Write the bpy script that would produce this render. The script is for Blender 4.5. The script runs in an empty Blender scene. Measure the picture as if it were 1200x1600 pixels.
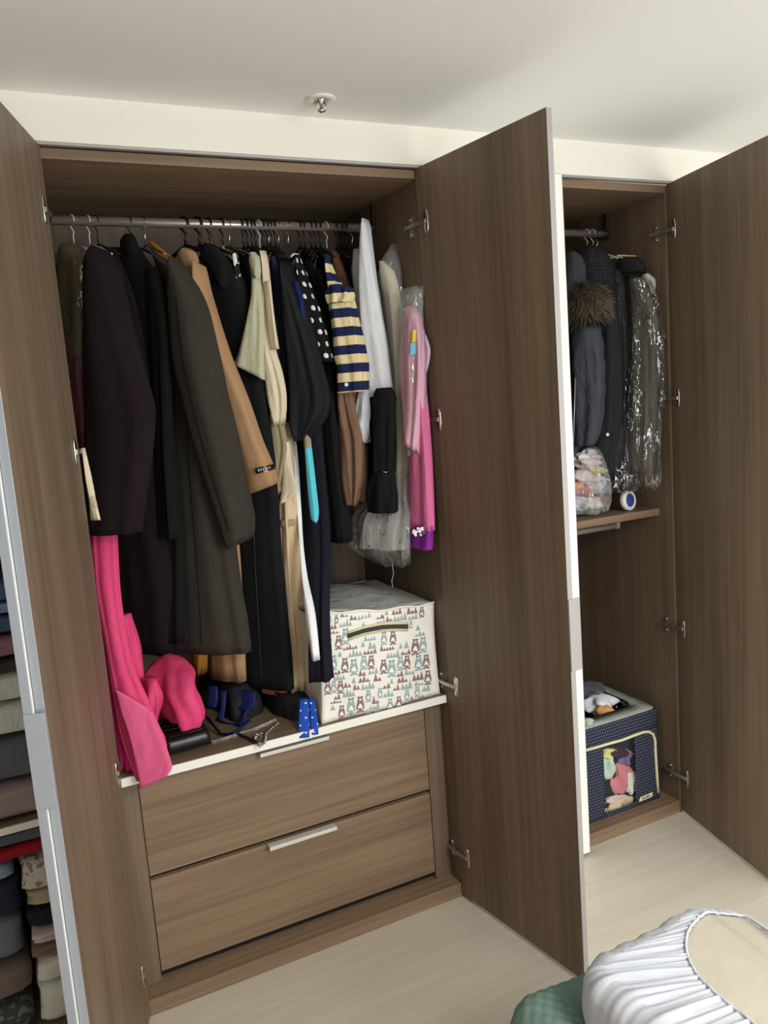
import bpy, math, random
from mathutils import Vector as V
PI = math.pi
scene = bpy.context.scene
COL = scene.collection
# ------------------------------------------------------------------ camera
F = 1242.91
CAM = V((-0.1588, -2.0316, 1.5652))
YAW, PITCH, ROLL = math.radians(25.1691), math.radians(-7.9564), math.radians(-4.3299)
FW = V((math.sin(YAW)*math.cos(PITCH), math.cos(YAW)*math.cos(PITCH), math.sin(PITCH)))
_r = V((math.cos(YAW), -math.sin(YAW), 0)); _u = _r.cross(FW)
RT = _r*math.cos(ROLL) + _u*math.sin(ROLL)
UP = -_r*math.sin(ROLL) + _u*math.cos(ROLL)
cam = bpy.data.cameras.new('camera'); co = bpy.data.objects.new('camera', cam); COL.objects.link(co)
cam.sensor_fit = 'VERTICAL'; cam.sensor_height = 36.0; cam.lens = F/1600*36.0
cam.clip_start = 0.05
from mathutils import Matrix
m = Matrix((RT, UP, -FW)).transposed().to_4x4(); m.translation = CAM
co.matrix_world = m
scene.camera = co
# ------------------------------------------------------------------ world, window light, exposure
w = bpy.data.worlds.new('world'); scene.world = w; w.use_nodes = True
bg = w.node_tree.nodes['Background']; bg.inputs[0].default_value = (0.80, 0.90, 1.0, 1); bg.inputs[1].default_value = 1.0
def area(name, loc, rot, sx, sy, power, col):
    l = bpy.data.lights.new(name, 'AREA'); l.shape = 'RECTANGLE'; l.size = sx; l.size_y = sy; l.energy = power; l.color = col
    o = bpy.data.objects.new(name, l); COL.objects.link(o); o.location = loc; o.rotation_euler = rot; return o
# daylight through the window in the wall behind the camera
area('window_daylight', (1.6, -3.58, 1.45), (math.radians(90), 0, 0), 1.9, 1.4, 46, (0.90, 0.96, 1.0))
# added unseen fill lamp to brighten floor and ceiling, above and behind camera
area('added_fill_light', (1.05, -2.75, 2.245), (0, 0, 0), .58, .58, 42, (1.0, .97, .92))
vs = scene.view_settings
vs.view_transform = 'Standard'; vs.look = 'None'; vs.gamma = 1.0; vs.use_curve_mapping = False; vs.exposure = 0.30
# ------------------------------------------------------------------ pixel -> place helpers
def ray(px, py): return FW + RT*((px-600)/F) - UP*((py-800)/F)
def at(px, py, Y): d = ray(px, py); return CAM + d*((Y-CAM.y)/d.y)
def atz(px, py, Z): d = ray(px, py); return CAM + d*((Z-CAM.z)/d.z)
def atx(px, py, X): d = ray(px, py); return CAM + d*((X-CAM.x)/d.x)
# ------------------------------------------------------------------ materials
def lin(c): return tuple(((v/255)/12.92 if v/255 <= .04045 else ((v/255+.055)/1.055)**2.4) for v in c) + (1,)
MATS = {}
class NT:
    def __init__(s, name):
        s.m = bpy.data.materials.new(name); s.m.use_nodes = True; s.t = s.m.node_tree; s.n = s.t.nodes
        s.b = s.n['Principled BSDF']; s.out = s.n['Material Output']; MATS[name] = s.m
    def add(s, kind, **kw):
        x = s.n.new(kind)
        for k, v in kw.items(): setattr(x, k, v)
        return x
    def link(s, a, b): s.t.links.new(a, b)
    def math(s, op, a, b=None):
        x = s.add('ShaderNodeMath', operation=op)
        for i, v in enumerate((a, b)):
            if v is None: continue
            if isinstance(v, (int, float)): x.inputs[i].default_value = v
            else: s.link(v, x.inputs[i])
        return x.outputs[0]
    def noise(s, scale, detail=4, vec=None, rough=.55):
        x = s.add('ShaderNodeTexNoise'); x.inputs['Scale'].default_value = scale; x.inputs['Detail'].default_value = detail; x.inputs['Roughness'].default_value = rough
        if vec: s.link(vec, x.inputs['Vector'])
        return x.outputs['Fac']
    def mapping(s, src, scale=(1, 1, 1), rot=(0, 0, 0)):
        x = s.add('ShaderNodeMapping'); x.inputs['Scale'].default_value = scale; x.inputs['Rotation'].default_value = rot
        s.link(src, x.inputs[0]); return x.outputs[0]
    def mix(s, fac, a, b):
        x = s.add('ShaderNodeMix', data_type='RGBA')
        for i, v in ((0, fac), (6, a), (7, b)):
            if isinstance(v, (int, float, tuple)): x.inputs[i].default_value = v
            else: s.link(v, x.inputs[i])
        return x.outputs[2]
    def ramp(s, fac, stops):
        x = s.add('ShaderNodeValToRGB'); e = x.color_ramp.elements
        e[0].position, e[0].color = stops[0]; e[1].position, e[1].color = stops[-1]
        for p, c in stops[1:-1]:
            q = e.new(p); q.color = c
        s.link(fac, x.inputs[0]); return x.outputs[0]
    def bump(s, h, strength, dist=.002):
        x = s.add('ShaderNodeBump'); x.inputs['Strength'].default_value = strength; x.inputs['Distance'].default_value = dist
        s.link(h, x.inputs['Height']); s.link(x.outputs[0], s.b.inputs['Normal'])
    def coord(s, k='Object'): return s.add('ShaderNodeTexCoord').outputs[k]
    def p(s, **kw):
        for k, v in kw.items(): s.b.inputs[k.replace('_', ' ')].default_value = v

def wood(name, axis, dark, light):
    t = NT(name); c = t.coord()
    sc = {'z': (70, 70, 1.6), 'x': (1.6, 70, 70)}[axis]; sl = {'z': (9, 9, .5), 'x': (.6, 14, 14)}[axis]
    f1 = t.noise(1, 5, t.mapping(c, sc)); f2 = t.noise(1, 3, t.mapping(c, sl))
    f = t.math('ADD', t.math('MULTIPLY', f1, .55), t.math('MULTIPLY', f2, .55))
    t.link(t.ramp(f, [(.36, lin(dark)), (.72, lin(light))]), t.b.inputs['Base Color'])
    t.p(Roughness=.48); t.b.inputs['Specular IOR Level'].default_value = .35
    t.bump(f1, .12, .001)
wood('wood_vertical', 'z', (96, 80, 65), (130, 110, 90))
wood('wood_horizontal', 'x', (106, 86, 68), (146, 121, 96))
def plain(name, rgb, rough=.5, metal=0., bump=0., bscale=200, var=0., spec=.5):
    t = NT(name); t.p(Roughness=rough, Metallic=metal); t.b.inputs['Specular IOR Level'].default_value = spec
    if var:
        f = t.noise(6, 3, t.coord()); c = lin(rgb)
        a = tuple(x*(1-var) for x in c[:3])+(1,); b = tuple(min(1, x*(1+var)) for x in c[:3])+(1,)
        t.link(t.mix(f, a, b), t.b.inputs['Base Color'])
    else: t.b.inputs['Base Color'].default_value = lin(rgb)
    if bump: t.bump(t.noise(bscale, 3, t.coord()), bump, .001)
    return t
plain('ceiling_paint', (246, 246, 243), .9, bump=.05, bscale=260)
plain('wall_paint', (240, 238, 232), .9, bump=.05)
plain('fascia_paint', (243, 238, 224), .8, bump=.08, bscale=120)
plain('white_lacquer', (246, 245, 238), .35)
plain('white_edge', (240, 236, 226), .4, bump=.05)
plain('aluminium', (176, 172, 172), .42, .55, bump=.04, bscale=400)
plain('silver', (222, 218, 210), .35, .3)
plain('aluminium_window_tint', (178, 184, 196), .38, .55, bump=.04, bscale=400)  # bluish window reflection on the left door edges put into the colour
plain('rod_metal', (190, 174, 166), .3, .65)
plain('chrome', (214, 212, 206), .16, 1.)
plain('nickel', (196, 192, 180), .3, .9)
plain('dark_metal', (70, 68, 66), .4, .7)
plain('black_plastic', (20, 20, 22), .4)
plain('white_wire', (222, 218, 208), .4)
plain('dark_wire', (46, 42, 42), .4, .4)
plain('white_plastic', (232, 230, 222), .4)
plain('blue_plastic', (52, 74, 150), .4)
plain('gap_shade_black', (14, 12, 11), .9)
t = NT('floor_vinyl'); c = t.coord(); f1 = t.noise(1, 5, t.mapping(c, (2.2, 46, 1))); f2 = t.noise(1, 3, t.mapping(c, (.8, 5, 1)))
f = t.math('ADD', t.math('MULTIPLY', f1, .5), t.math('MULTIPLY', f2, .5))
t.link(t.ramp(f, [(.3, lin((194, 183, 166))), (.75, lin((216, 206, 190)))]), t.b.inputs['Base Color']); t.p(Roughness=.42); t.bump(f1, .06)

def cloth(name, rgb, rough=.95, weave=900, wb=.35, sheen=.0, var=.10, wrinkle=.25, wscale=17):
    t = NT(name); c = t.coord(); base = lin(rgb)
    f = t.noise(14, 4, c)
    a = tuple(x*(1-var) for x in base[:3])+(1,); b = tuple(min(1, x*(1+var)) for x in base[:3])+(1,)
    t.link(t.mix(f, a, b), t.b.inputs['Base Color'])
    t.p(Roughness=rough); t.b.inputs['Specular IOR Level'].default_value = .2
    t.b.inputs['Sheen Weight'].default_value = sheen; t.b.inputs['Sheen Roughness'].default_value = .5
    h = t.math('ADD', t.math('MULTIPLY', t.noise(weave, 2, c), wb*.12), t.math('MULTIPLY', t.noise(wscale, 4, t.mapping(c, (1, 1, .4))), wrinkle*4))
    t.bump(h, .6, .009)
    return t
def pattern(name, kind, A, B, size=.03, extra=.3, rough=.9):
    t = NT(name); uv = t.coord('UV'); s = t.add('ShaderNodeSeparateXYZ'); t.link(uv, s.inputs[0]); u, v = s.outputs[0], s.outputs[1]
    if kind == 'stripe':
        fac = t.math('GREATER_THAN', t.math('FRACT', t.math('MULTIPLY', v, 1/size)), extra)
    elif kind == 'dots':
        uu = t.math('MULTIPLY', u, 1/size); vv = t.math('MULTIPLY', v, 1/size)
        row = t.math('FLOOR', vv); off = t.math('MULTIPLY', t.math('MODULO', row, 2.0), .5)
        fu = t.math('SUBTRACT', t.math('FRACT', t.math('ADD', uu, off)), .5); fv = t.math('SUBTRACT', t.math('FRACT', vv), .5)
        d = t.math('ADD', t.math('MULTIPLY', fu, fu), t.math('MULTIPLY', fv, fv))
        fac = t.math('LESS_THAN', d, extra*extra)
    elif kind == 'check':
        fac = t.math('GREATER_THAN', t.noise(1/size, 2, t.coord()), .55)
    t.link(t.mix(fac, lin(A), lin(B)), t.b.inputs['Base Color']); t.p(Roughness=rough); t.b.inputs['Specular IOR Level'].default_value = .2
    t.bump(t.noise(10, 4, t.coord()), .3, .006)
def film(name, gloss=.25, veil=.06, veilcol=(230, 232, 235), rough=.12, scale=(26, 26, 9), crease=.5):
    t = NT(name); c = t.coord()
    h = t.noise(1, 5, t.mapping(c, scale), .6)
    bp = t.add('ShaderNodeBump'); bp.inputs['Strength'].default_value = .9; bp.inputs['Distance'].default_value = .02; t.link(h, bp.inputs['Height'])
    g = t.add('ShaderNodeBsdfGlossy'); g.inputs['Roughness'].default_value = rough; t.link(bp.outputs[0], g.inputs['Normal'])
    tr = t.add('ShaderNodeBsdfTransparent'); df = t.add('ShaderNodeBsdfDiffuse'); df.inputs[0].default_value = lin(veilcol); t.link(bp.outputs[0], df.inputs['Normal'])
    m1 = t.add('ShaderNodeMixShader'); m1.inputs[0].default_value = veil; t.link(tr.outputs[0], m1.inputs[1]); t.link(df.outputs[0], m1.inputs[2])
    lw = t.add('ShaderNodeLayerWeight'); lw.inputs[0].default_value = .35; t.link(bp.outputs[0], lw.inputs['Normal'])
    n2 = t.noise(1, 3, t.mapping(c, tuple(x*1.3 for x in scale)), .7); n3 = t.noise(1, 2, t.mapping(c, tuple(x*.45 for x in scale)))
    ridge = t.math('MULTIPLY', t.math('LESS_THAN', t.math('ABSOLUTE', t.math('SUBTRACT', n2, .5)), .016), t.math('GREATER_THAN', n3, .5))
    fac = t.math('MINIMUM', t.math('ADD', t.math('MULTIPLY', t.math('ADD', lw.outputs['Fresnel'], .03), gloss*2), t.math('MULTIPLY', ridge, crease)), .95)
    m2 = t.add('ShaderNodeMixShader'); t.link(fac, m2.inputs[0]); t.link(m1.outputs[0], m2.inputs[1]); t.link(g.outputs[0], m2.inputs[2])
    t.link(m2.outputs[0], t.out.inputs[0])
film('clear_film', .2, .05, crease=.9)
film('milky_film', .16, .2, (226, 226, 226), .16, crease=.7)
film('shiny_film', .16, .01, rough=.07, scale=(34, 34, 9), crease=.9)
film('window_film', .02, .02, scale=(5, 5, 5), crease=0.)
for nm, rgb, kw in [
    ('plum_wool', (29, 20, 24), {}), ('black_wool', (19, 19, 20), {}), ('grey_wool', (57, 53, 46), {}), ('ochre_wool', (186, 126, 50), {}),
    ('camel_wool', (168, 132, 98), {}), ('black_suit', (24, 24, 26), {}), ('coral_lining', (206, 118, 94), dict(rough=.6)), ('mustard_cotton', (196, 160, 84), {}),
    ('beige_cotton', (176, 146, 110), {}), ('sage_cotton', (190, 188, 160), dict(wrinkle=.5)), ('cream_cotton', (222, 206, 180), dict(wrinkle=.6)),
    ('navy_cotton', (42, 44, 70), {}), ('royal_navy', (30, 42, 92), {}), ('black_chiffon', (27, 28, 31), dict(wrinkle=.7, rough=.75)), ('brown_satin', (130, 99, 79), dict(rough=.6, wrinkle=.6)),
    ('rust_satin', (112, 74, 60), dict(rough=.6)), ('white_cotton', (236, 238, 242), dict(wrinkle=.5)), ('white_sheer', (206, 208, 218), dict(wrinkle=.6, rough=.7)),
    ('ivory_satin', (222, 212, 192), dict(rough=.6)), ('grey_white', (200, 200, 196), dict(rough=.7, wrinkle=.6)), ('pink_tulle', (222, 116, 164), dict(wrinkle=.6)),
    ('pale_pink', (226, 176, 196), dict(wrinkle=.5)), ('lilac_tulle', (214, 178, 206), {}), ('purple_satin', (136, 44, 150), dict(rough=.6)), ('hot_pink', (220, 70, 118), dict(rough=.62, wrinkle=.9, wscale=6)),
    ('light_pink', (224, 96, 138), dict(rough=.6, wrinkle=.9, wscale=6)), ('shaded_pink_satin', (206, 42, 112), dict(rough=.6)), ('olive_sequin', (104, 96, 58), dict(wrinkle=.6)), ('crimson_satin', (128, 26, 62), dict(rough=.5)),
    ('khaki_cotton', (150, 140, 112), dict(wrinkle=.5)), ('trench_cotton', (214, 190, 156), dict(wrinkle=.8)), ('turquoise_knit', (98, 204, 222), {}), ('taupe_cotton', (160, 146, 124), {}),
    ('yellow_tag', (228, 204, 60), {}), ('sky_tag', (120, 190, 210), {}), ('cobalt', (24, 36, 84), dict(rough=.6)), ('grey_liner', (176, 176, 170), dict(wrinkle=.6)),
    ('box_canvas', (238, 234, 222), dict(wrinkle=.5, wscale=7)), ('print_mauve', (146, 118, 122), {}), ('print_sage', (158, 176, 174), {}), ('print_white', (240, 240, 236), {}), ('print_dark', (58, 48, 50), {}),
    ('cream_tape', (226, 218, 180), {}), ('strap_grey', (70, 68, 64), {}), ('charcoal_nylon', (66, 68, 75), dict(rough=.7, wrinkle=1.)), ('black_nylon', (32, 33, 37), dict(rough=.7, wrinkle=.8)),
    ('hood_grey', (60, 62, 66), {}), ('grey_brown', (92, 86, 78), dict(wrinkle=.9)), ('tissue', (190, 190, 186), dict(wrinkle=.7)),
    ('fur_brown', (92, 80, 62), {}), ('fur_black', (44, 44, 46), {}), ('fur_pale', (128, 116, 96), {}),
    ('denim', (74, 100, 138), {}), ('light_denim', (140, 160, 184), {}), ('mauve_knit', (150, 110, 122), {}), ('off_white_knit', (206, 208, 202), dict(wrinkle=.8)), ('slate', (98, 102, 110), {}),
    ('dusty_mauve', (158, 138, 142), {}), ('dark_brown', (74, 64, 64), {}), ('red_cotton', (164, 34, 48), {}), ('blue_grey', (116, 124, 138), {}), ('navy_dark', (44, 50, 68), {}), ('stone', (178, 168, 140), {}),
    ('ink', (36, 40, 48), {}), ('pale_rose', (212, 190, 190), {}), ('cocoa', (136, 110, 98), {}), ('warm_white', (222, 218, 208), dict(wrinkle=.9)), ('taupe_knit', (126, 112, 104), {}),
    ('quilt_green', (112, 140, 130), dict(wrinkle=.2)), ('cover_white', (200, 202, 210), dict(wrinkle=.1, rough=.8)), ('mattress_beige', (200, 192, 174), dict(wrinkle=.1)),
    ('peach', (222, 168, 108), {}), ('mint', (190, 216, 196), {}), ('rose', (208, 128, 134), {}), ('pale_yellow', (222, 216, 140), {}), ('violet', (120, 104, 146), {}), ('bed_linen', (220, 220, 216), {}),
    ('black_navy', (28, 28, 38), {}), ('plum_dark', (62, 40, 52), {})]:
    cloth(nm, rgb, **kw)
plain('black_leather', (24, 22, 23), .36, bump=.3, bscale=90)
pattern('dot_print', 'dots', (22, 22, 24), (238, 236, 230), .034, .21)
pattern('navy_stripe', 'stripe', (34, 40, 80), (232, 214, 164), .052, .5)
pattern('blue_dots', 'dots', (38, 84, 190), (236, 238, 246), .022, .12, .6)
pattern('navy_dots', 'dots', (46, 50, 66), (176, 178, 182), .0115, .14)
pattern('mono_print', 'check', (30, 30, 32), (226, 224, 220), .02)
pattern('cream_print', 'check', (224, 210, 180), (190, 178, 150), .03)
pattern('paisley', 'check', (196, 188, 178), (136, 124, 116), .016)
pattern('dark_pattern', 'check', (74, 78, 76), (120, 124, 120), .02)
# ------------------------------------------------------------------ mesh builder
class MB:
    def __init__(s): s.v = []; s.f = []; s.uv = []; s.sm = []; s.mi = []; s.cur = 0
    def face(s, idx, uvs=None, smooth=True):
        s.f.append(tuple(idx)); s.uv.append(uvs); s.sm.append(smooth); s.mi.append(s.cur)
    def hexa(s, p):      # 8 corners: bottom 4 ccw, top 4
        b = len(s.v); s.v += [V(q) for q in p]
        for q in ((3, 2, 1, 0), (4, 5, 6, 7), (0, 1, 5, 4), (1, 2, 6, 5), (2, 3, 7, 6), (3, 0, 4, 7)): s.face([b+i for i in q], None, False)
        return s
    def box(s, x0, x1, y0, y1, z0, z1):
        return s.hexa([(x0, y0, z0), (x1, y0, z0), (x1, y1, z0), (x0, y1, z0), (x0, y0, z1), (x1, y0, z1), (x1, y1, z1), (x0, y1, z1)])
    def obox(s, o, a, b, c):
        o, a, b, c = V(o), V(a), V(b), V(c)
        return s.hexa([o, o+a, o+a+b, o+b, o+c, o+a+c, o+a+b+c, o+b+c])
    def loft(s, rings, cap0=True, cap1=True, closed=True, inset=0., vfun=None):
        n = len(rings[0]); base = len(s.v); L = len(rings)
        circ = sum((rings[L//2][(i+1) % n]-rings[L//2][i]).length for i in range(n))
        for r in rings: s.v += [V(p) for p in r]
        vv = []
        acc = 0
        for j in range(L):
            if j: acc += (sum(rings[j], V())/n - sum(rings[j-1], V())/n).length
            vv.append(acc)
        for j in range(L-1):
            for i in range(n if closed else n-1):
                a, b_ = base+j*n+i, base+j*n+(i+1) % n
                u0, u1 = i/n*circ, (i+1)/n*circ
                s.face((a, a+n, b_+n, b_), ((u0, vv[j]), (u0, vv[j+1]), (u1, vv[j+1]), (u1, vv[j])))
        for flag, j in ((cap0, 0), (cap1, L-1)):
            if flag and closed:
                c = sum(rings[j], V())/n
                if inset and j: c = c.lerp(sum(rings[j-1], V())/n, inset)
                k = len(s.v); s.v.append(c)
                for i in range(n):
                    a, b_ = base+j*n+i, base+j*n+(i+1) % n
                    s.face((k, a, b_) if j == 0 else (k, b_, a), ((0, vv[j]),)*3)
        return s
    def tube(s, pts, r, n=8, cap=True):
        pts = [V(p) for p in pts]; rings = []
        rr = r if isinstance(r, (list, tuple)) else [r]*len(pts)
        up = None
        for i, p in enumerate(pts):
            t = (pts[min(i+1, len(pts)-1)]-pts[max(i-1, 0)]).normalized()
            if up is None: up = t.orthogonal().normalized()
            up = (up - t*up.dot(t)).normalized(); sd = t.cross(up)
            rings.append([p+(up*math.cos(2*PI*k/n)+sd*math.sin(2*PI*k/n))*rr[i] for k in range(n)])
        return s.loft(rings, cap, cap)
    def lathe(s, prof, c, axis=(0, 0, 1), n=24):
        ax = V(axis).normalized(); a = ax.orthogonal().normalized(); b = ax.cross(a); c = V(c)
        return s.loft([[c+ax*h+(a*math.cos(2*PI*k/n)+b*math.sin(2*PI*k/n))*max(r, 1e-5) for k in range(n)] for r, h in prof])
    def poly(s, pts, smooth=False):
        b = len(s.v); s.v += [V(p) for p in pts]; s.face(range(b, b+len(pts)), None, smooth); return s
    def grid(s, fn, nu, nv, uvs=(1, 1)):
        b = len(s.v)
        for j in range(nv+1):
            for i in range(nu+1): s.v.append(V(fn(i/nu, j/nv)))
        for j in range(nv):
            for i in range(nu):
                a = b+j*(nu+1)+i
                s.face((a, a+1, a+nu+2, a+nu+1), tuple((uvs[0]*x/nu, uvs[1]*y/nv) for x, y in ((i, j), (i+1, j), (i+1, j+1), (i, j+1))))
        return s
    def blob(s, c, r, seed=0, amp=.18, k=3, nu=20, nv=12):
        rnd = random.Random(seed); c = V(c); ph = [rnd.uniform(0, 6.28) for _ in range(6)]; rings = []
        for j in range(nv+1):
            la = -PI/2+PI*j/nv; ring = []
            for i in range(nu):
                th = 2*PI*i/nu
                d = 1+amp*math.cos(la)*(math.sin(k*th+ph[0]+2*la)+.6*math.sin((k+2)*th+ph[1]-3*la))+amp*.5*math.sin(4*la+ph[2]+2*th)*math.cos(la)
                ring.append(c+V((r[0]*math.cos(la)*math.cos(th)*d, r[1]*math.cos(la)*math.sin(th)*d, r[2]*math.sin(la)*(1+amp*.4*math.sin(ph[3]+th)*math.cos(la)))))
            rings.append(ring)
        return s.loft(rings)
WORLD = {}
def base_of(o): return WORLD.get(o.name, V((0, 0, 0)))
def obj(name, mb, mats, parent=None, bevel=0., kind=None, label=None, solid=0., subsurf=0):
    me = bpy.data.meshes.new(name); off = base_of(parent) if parent else getattr(mb, 'org', V((0, 0, 0)))
    me.from_pydata([tuple(p-off) for p in mb.v], [], mb.f)
    if any(u for u in mb.uv):
        ul = me.uv_layers.new(name='UVMap'); k = 0
        flat = []
        for f, u in zip(mb.f, mb.uv):
            for i in range(len(f)): flat += list(u[i]) if u else [0, 0]
        ul.data.foreach_set('uv', flat)
    me.polygons.foreach_set('use_smooth', mb.sm)
    for mt in (mats if isinstance(mats, (list, tuple)) else [mats]): me.materials.append(MATS[mt])
    me.polygons.foreach_set('material_index', mb.mi)
    me.update()
    o = bpy.data.objects.new(name, me); COL.objects.link(o)
    if parent: o.parent = parent; WORLD[o.name] = base_of(parent)
    else: o.location = off; WORLD[o.name] = off
    if solid: md = o.modifiers.new('thick', 'SOLIDIFY'); md.thickness = solid; md.offset = 0
    if bevel: md = o.modifiers.new('bevel', 'BEVEL'); md.width = bevel; md.segments = 2; md.limit_method = 'ANGLE'
    if subsurf: md = o.modifiers.new('sub', 'SUBSURF'); md.levels = md.render_levels = subsurf
    if kind: o['kind'] = kind
    if label: o['label'] = label
    return o
def tag(o, label, cat, group=None):
    o['label'] = label; o['category'] = cat
    if group: o['group'] = group
    return o
def thing(name, label, cat, loc=(0, 0, 0), group=None):
    o = bpy.data.objects.new(name, None); COL.objects.link(o); o.empty_display_size = .05
    o.location = loc; WORLD[o.name] = V(loc); return tag(o, label, cat, group)
def box(*a): return MB().box(*a)
# ------------------------------------------------------------------ room shell
W = 0.969; X3 = 1.895; HC = 2.30; ZB = 2.197; DEP = 0.58; FY = -0.02; TH = 0.017
def struct(name, mb, mat, **k): return obj(name, mb, mat, kind='structure', **k)
RX0, RX1, RY0 = -2.2, 3.4, -3.6
struct('floor', box(RX0, RX1, RY0, 0.7, -.05, 0), 'floor_vinyl')
struct('ceiling', box(RX0, RX1, RY0, 0.7, HC, HC+.05), 'ceiling_paint')
struct('trim_1', box(RX0, RX1, FY, 0.02, ZB+.002, HC), 'fascia_paint')
struct('trim_2', box(RX0, RX1, FY+.004, 0.0, ZB-.004, ZB+.002), 'aluminium')
struct('wall_back', box(RX0, RX1, .62, .67, 0, HC), 'wall_paint')
struct('wall_left', box(RX0-.05, RX0, RY0, .67, 0, HC), 'wall_paint')
struct('wall_right', box(RX1, RX1+.05, RY0, .67, 0, HC), 'wall_paint')
wb = box(RX0, RX1, RY0-.1, RY0, 0, .65); wb.box(RX0, RX1, RY0-.1, RY0, 2.2, HC); wb.box(RX0, .6, RY0-.1, RY0, .65, 2.2); wb.box(2.6, RX1, RY0-.1, RY0, .65, 2.2)
struct('wall_front', wb, 'wall_paint')
wf = MB()
for x in (.6, 1.59, 2.57): wf.box(x, x+.03, RY0-.08, RY0-.03, .65, 2.2)
wf.box(.6, 2.6, RY0-.08, RY0-.03, .65, .69); wf.box(.6, 2.6, RY0-.08, RY0-.03, 2.16, 2.2)
struct('window_1', wf, 'white_lacquer', bevel=.002)
lp = thing('added_fill_lamp', 'added flat square white fill lamp on the ceiling, out of view', 'lamp', (1.05, -2.75, 2.25))  # lamp body added for the fill light
obj('frame', box(.73, 1.37, -3.07, -2.43, 2.25, 2.2995), 'white_lacquer', lp, bevel=.006)
# ------------------------------------------------------------------ wardrobes
def hinge(door, hx, hz, dvec, inward, cup_at=.022):
    """cup plate on the door's inner face, arm and mounting wings on the carcass side; dvec along door, inward = normal of the inner face"""
    d = V((dvec[0], dvec[1], 0)).normalized(); n = V((inward[0], inward[1], 0)).normalized(); z = V((0, 0, 1))
    o = V((hx, FY, hz)); b = MB(); c = o+d*cup_at
    pts = []
    for k in range(20):
        a = 2*PI*k/20; pts.append((math.copysign(abs(math.cos(a))**.7, math.cos(a))*.010, math.copysign(abs(math.sin(a))**.8, math.sin(a))*.032))
    r0 = [c+d*x+z*y for x, y in pts]; r1 = [c+d*x+z*y+n*.003 for x, y in pts]; r2 = [c+d*x*.8+z*y*.92+n*.004 for x, y in pts]
    b.loft([r0, r1, r2])
    e = obj('hinge', b, 'chrome', door)
    s = 1 if n.x < 0 else -1          # -1: hinge on a left carcass side
    arm = MB()
    a0 = c+n*.003; a1 = V((hx-s*.010, .012, hz)); a2 = V((hx-s*.010, .06, hz))
    for p, q, wd in ((a0, a1, .011), (a1, a2, .010)):
        t = (q-p).normalized(); side = t.cross(z).normalized()
        arm.obox(p-z*wd*.5-side*.004, q-p, side*.008, z*wd)
    arm.box(min(hx, hx-s*.004), max(hx, hx-s*.004), .03, .045, hz-.028, hz+.028)
    arm.lathe([(.004, 0), (.005, .002), (.003, .004), (0.0001, .004)], (hx-s*.004, .037, hz+.02), (-s, 0, 0), 10)
    arm.lathe([(.004, 0), (.005, .002), (.003, .004), (0.0001, .004)], (hx-s*.004, .037, hz-.02), (-s, 0, 0), 10)
    return e, arm
HZ = (2.045, 1.50, .703, .15)
def door(unit, hx, end, side, hinges=True, grip=True, z1=ZB-.004, z0=.012, hy=FY):
    """side=+1: outer face lies towards +x of the door line, -1: towards -x"""
    p0 = V((hx, hy, 0)); p1 = V((end[0], end[1], 0)); d = (p1-p0).normalized(); n = V((-d.y, d.x, 0))
    if n.x*side < 0: n = -n
    if abs(n.x) < .05: n = V((0, -1, 0))
    z = V((0, 0, 1)); back = .016 if hinges or grip else 0; p0 = p0-d*back; L = (p1-p0).length; H = z*(z1-z0); o = p0+z*z0
    root = obj('door', MB().obox(o, d*(L-.002), n*(TH-.002), H), 'wood_vertical', unit, bevel=.001)
    obj('door_front_skin', MB().obox(o+n*(TH-.002), d*(L-.0022), n*.002, H), 'white_lacquer', root, label='glossy white outer face')
    obj('door_edge_band', MB().obox(o+d*(L-.002), d*.002, n*TH, H), 'aluminium_window_tint' if hx < .5 else 'aluminium', root, bevel=.0006)
    if grip:
        obj('grip_handle', MB().obox(p0+d*(L-.001)+z*.862, d*.004, n*(TH+.021), z*.185), 'aluminium_window_tint' if hx < .5 else 'aluminium', root, bevel=.001, label='slim grey metal edge grip')
    if hinges:
        for hz in HZ:
            e, arm = hinge(root, hx, hz, d, -n)
            obj('hinge_arm', arm, 'nickel', root)
    return root
def ang(hx, deg, L): a = math.radians(deg); return (hx+L*math.cos(a), FY-L*math.sin(a))
def carcass(unit, x0, x1, backm='wood_vertical'):
    T = .016
    obj('side_panel', box(x0-T, x0, 0, DEP, 0, ZB-.006), 'wood_vertical', unit, bevel=.001)
    obj('side_panel', box(x1, x1+T, 0, DEP, 0, ZB-.006), 'wood_vertical', unit, bevel=.001)
    obj('top_panel', box(x0, x1, 0, DEP, ZB-.030, ZB-.006), 'wood_horizontal', unit, bevel=.001)
    obj('back_panel', box(x0, x1, DEP-.012, DEP, .0, ZB-.03), 'wood_vertical', unit)
    obj('bottom_panel', box(x0, x1, .002, DEP-.012, .028, .045), 'wood_horizontal', unit, bevel=.001)
    obj('plinth', box(x0, x1, .001, .019, 0.0, .028), 'wood_horizontal', unit, bevel=.001)
def rod(unit, x0, x1, z, y, r=.0125):
    a = obj('hanging_rod', MB().tube([(x0, y, z), (x1, y, z)], r, 20), 'rod_metal', unit)
    for x, s in ((x0, 1), (x1, -1)):
        b = MB().box(min(x, x+s*.008), max(x, x+s*.008), y-.012, y+.012, z-.02, z+.075)
        b.lathe([(.02, 0), (.02, .012), (.016, .016), (.0001, .016)], (x+s*.006, y, z), (s, 0, 0), 20)
        obj('rod_bracket', b, 'dark_metal', unit, bevel=.001)
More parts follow.
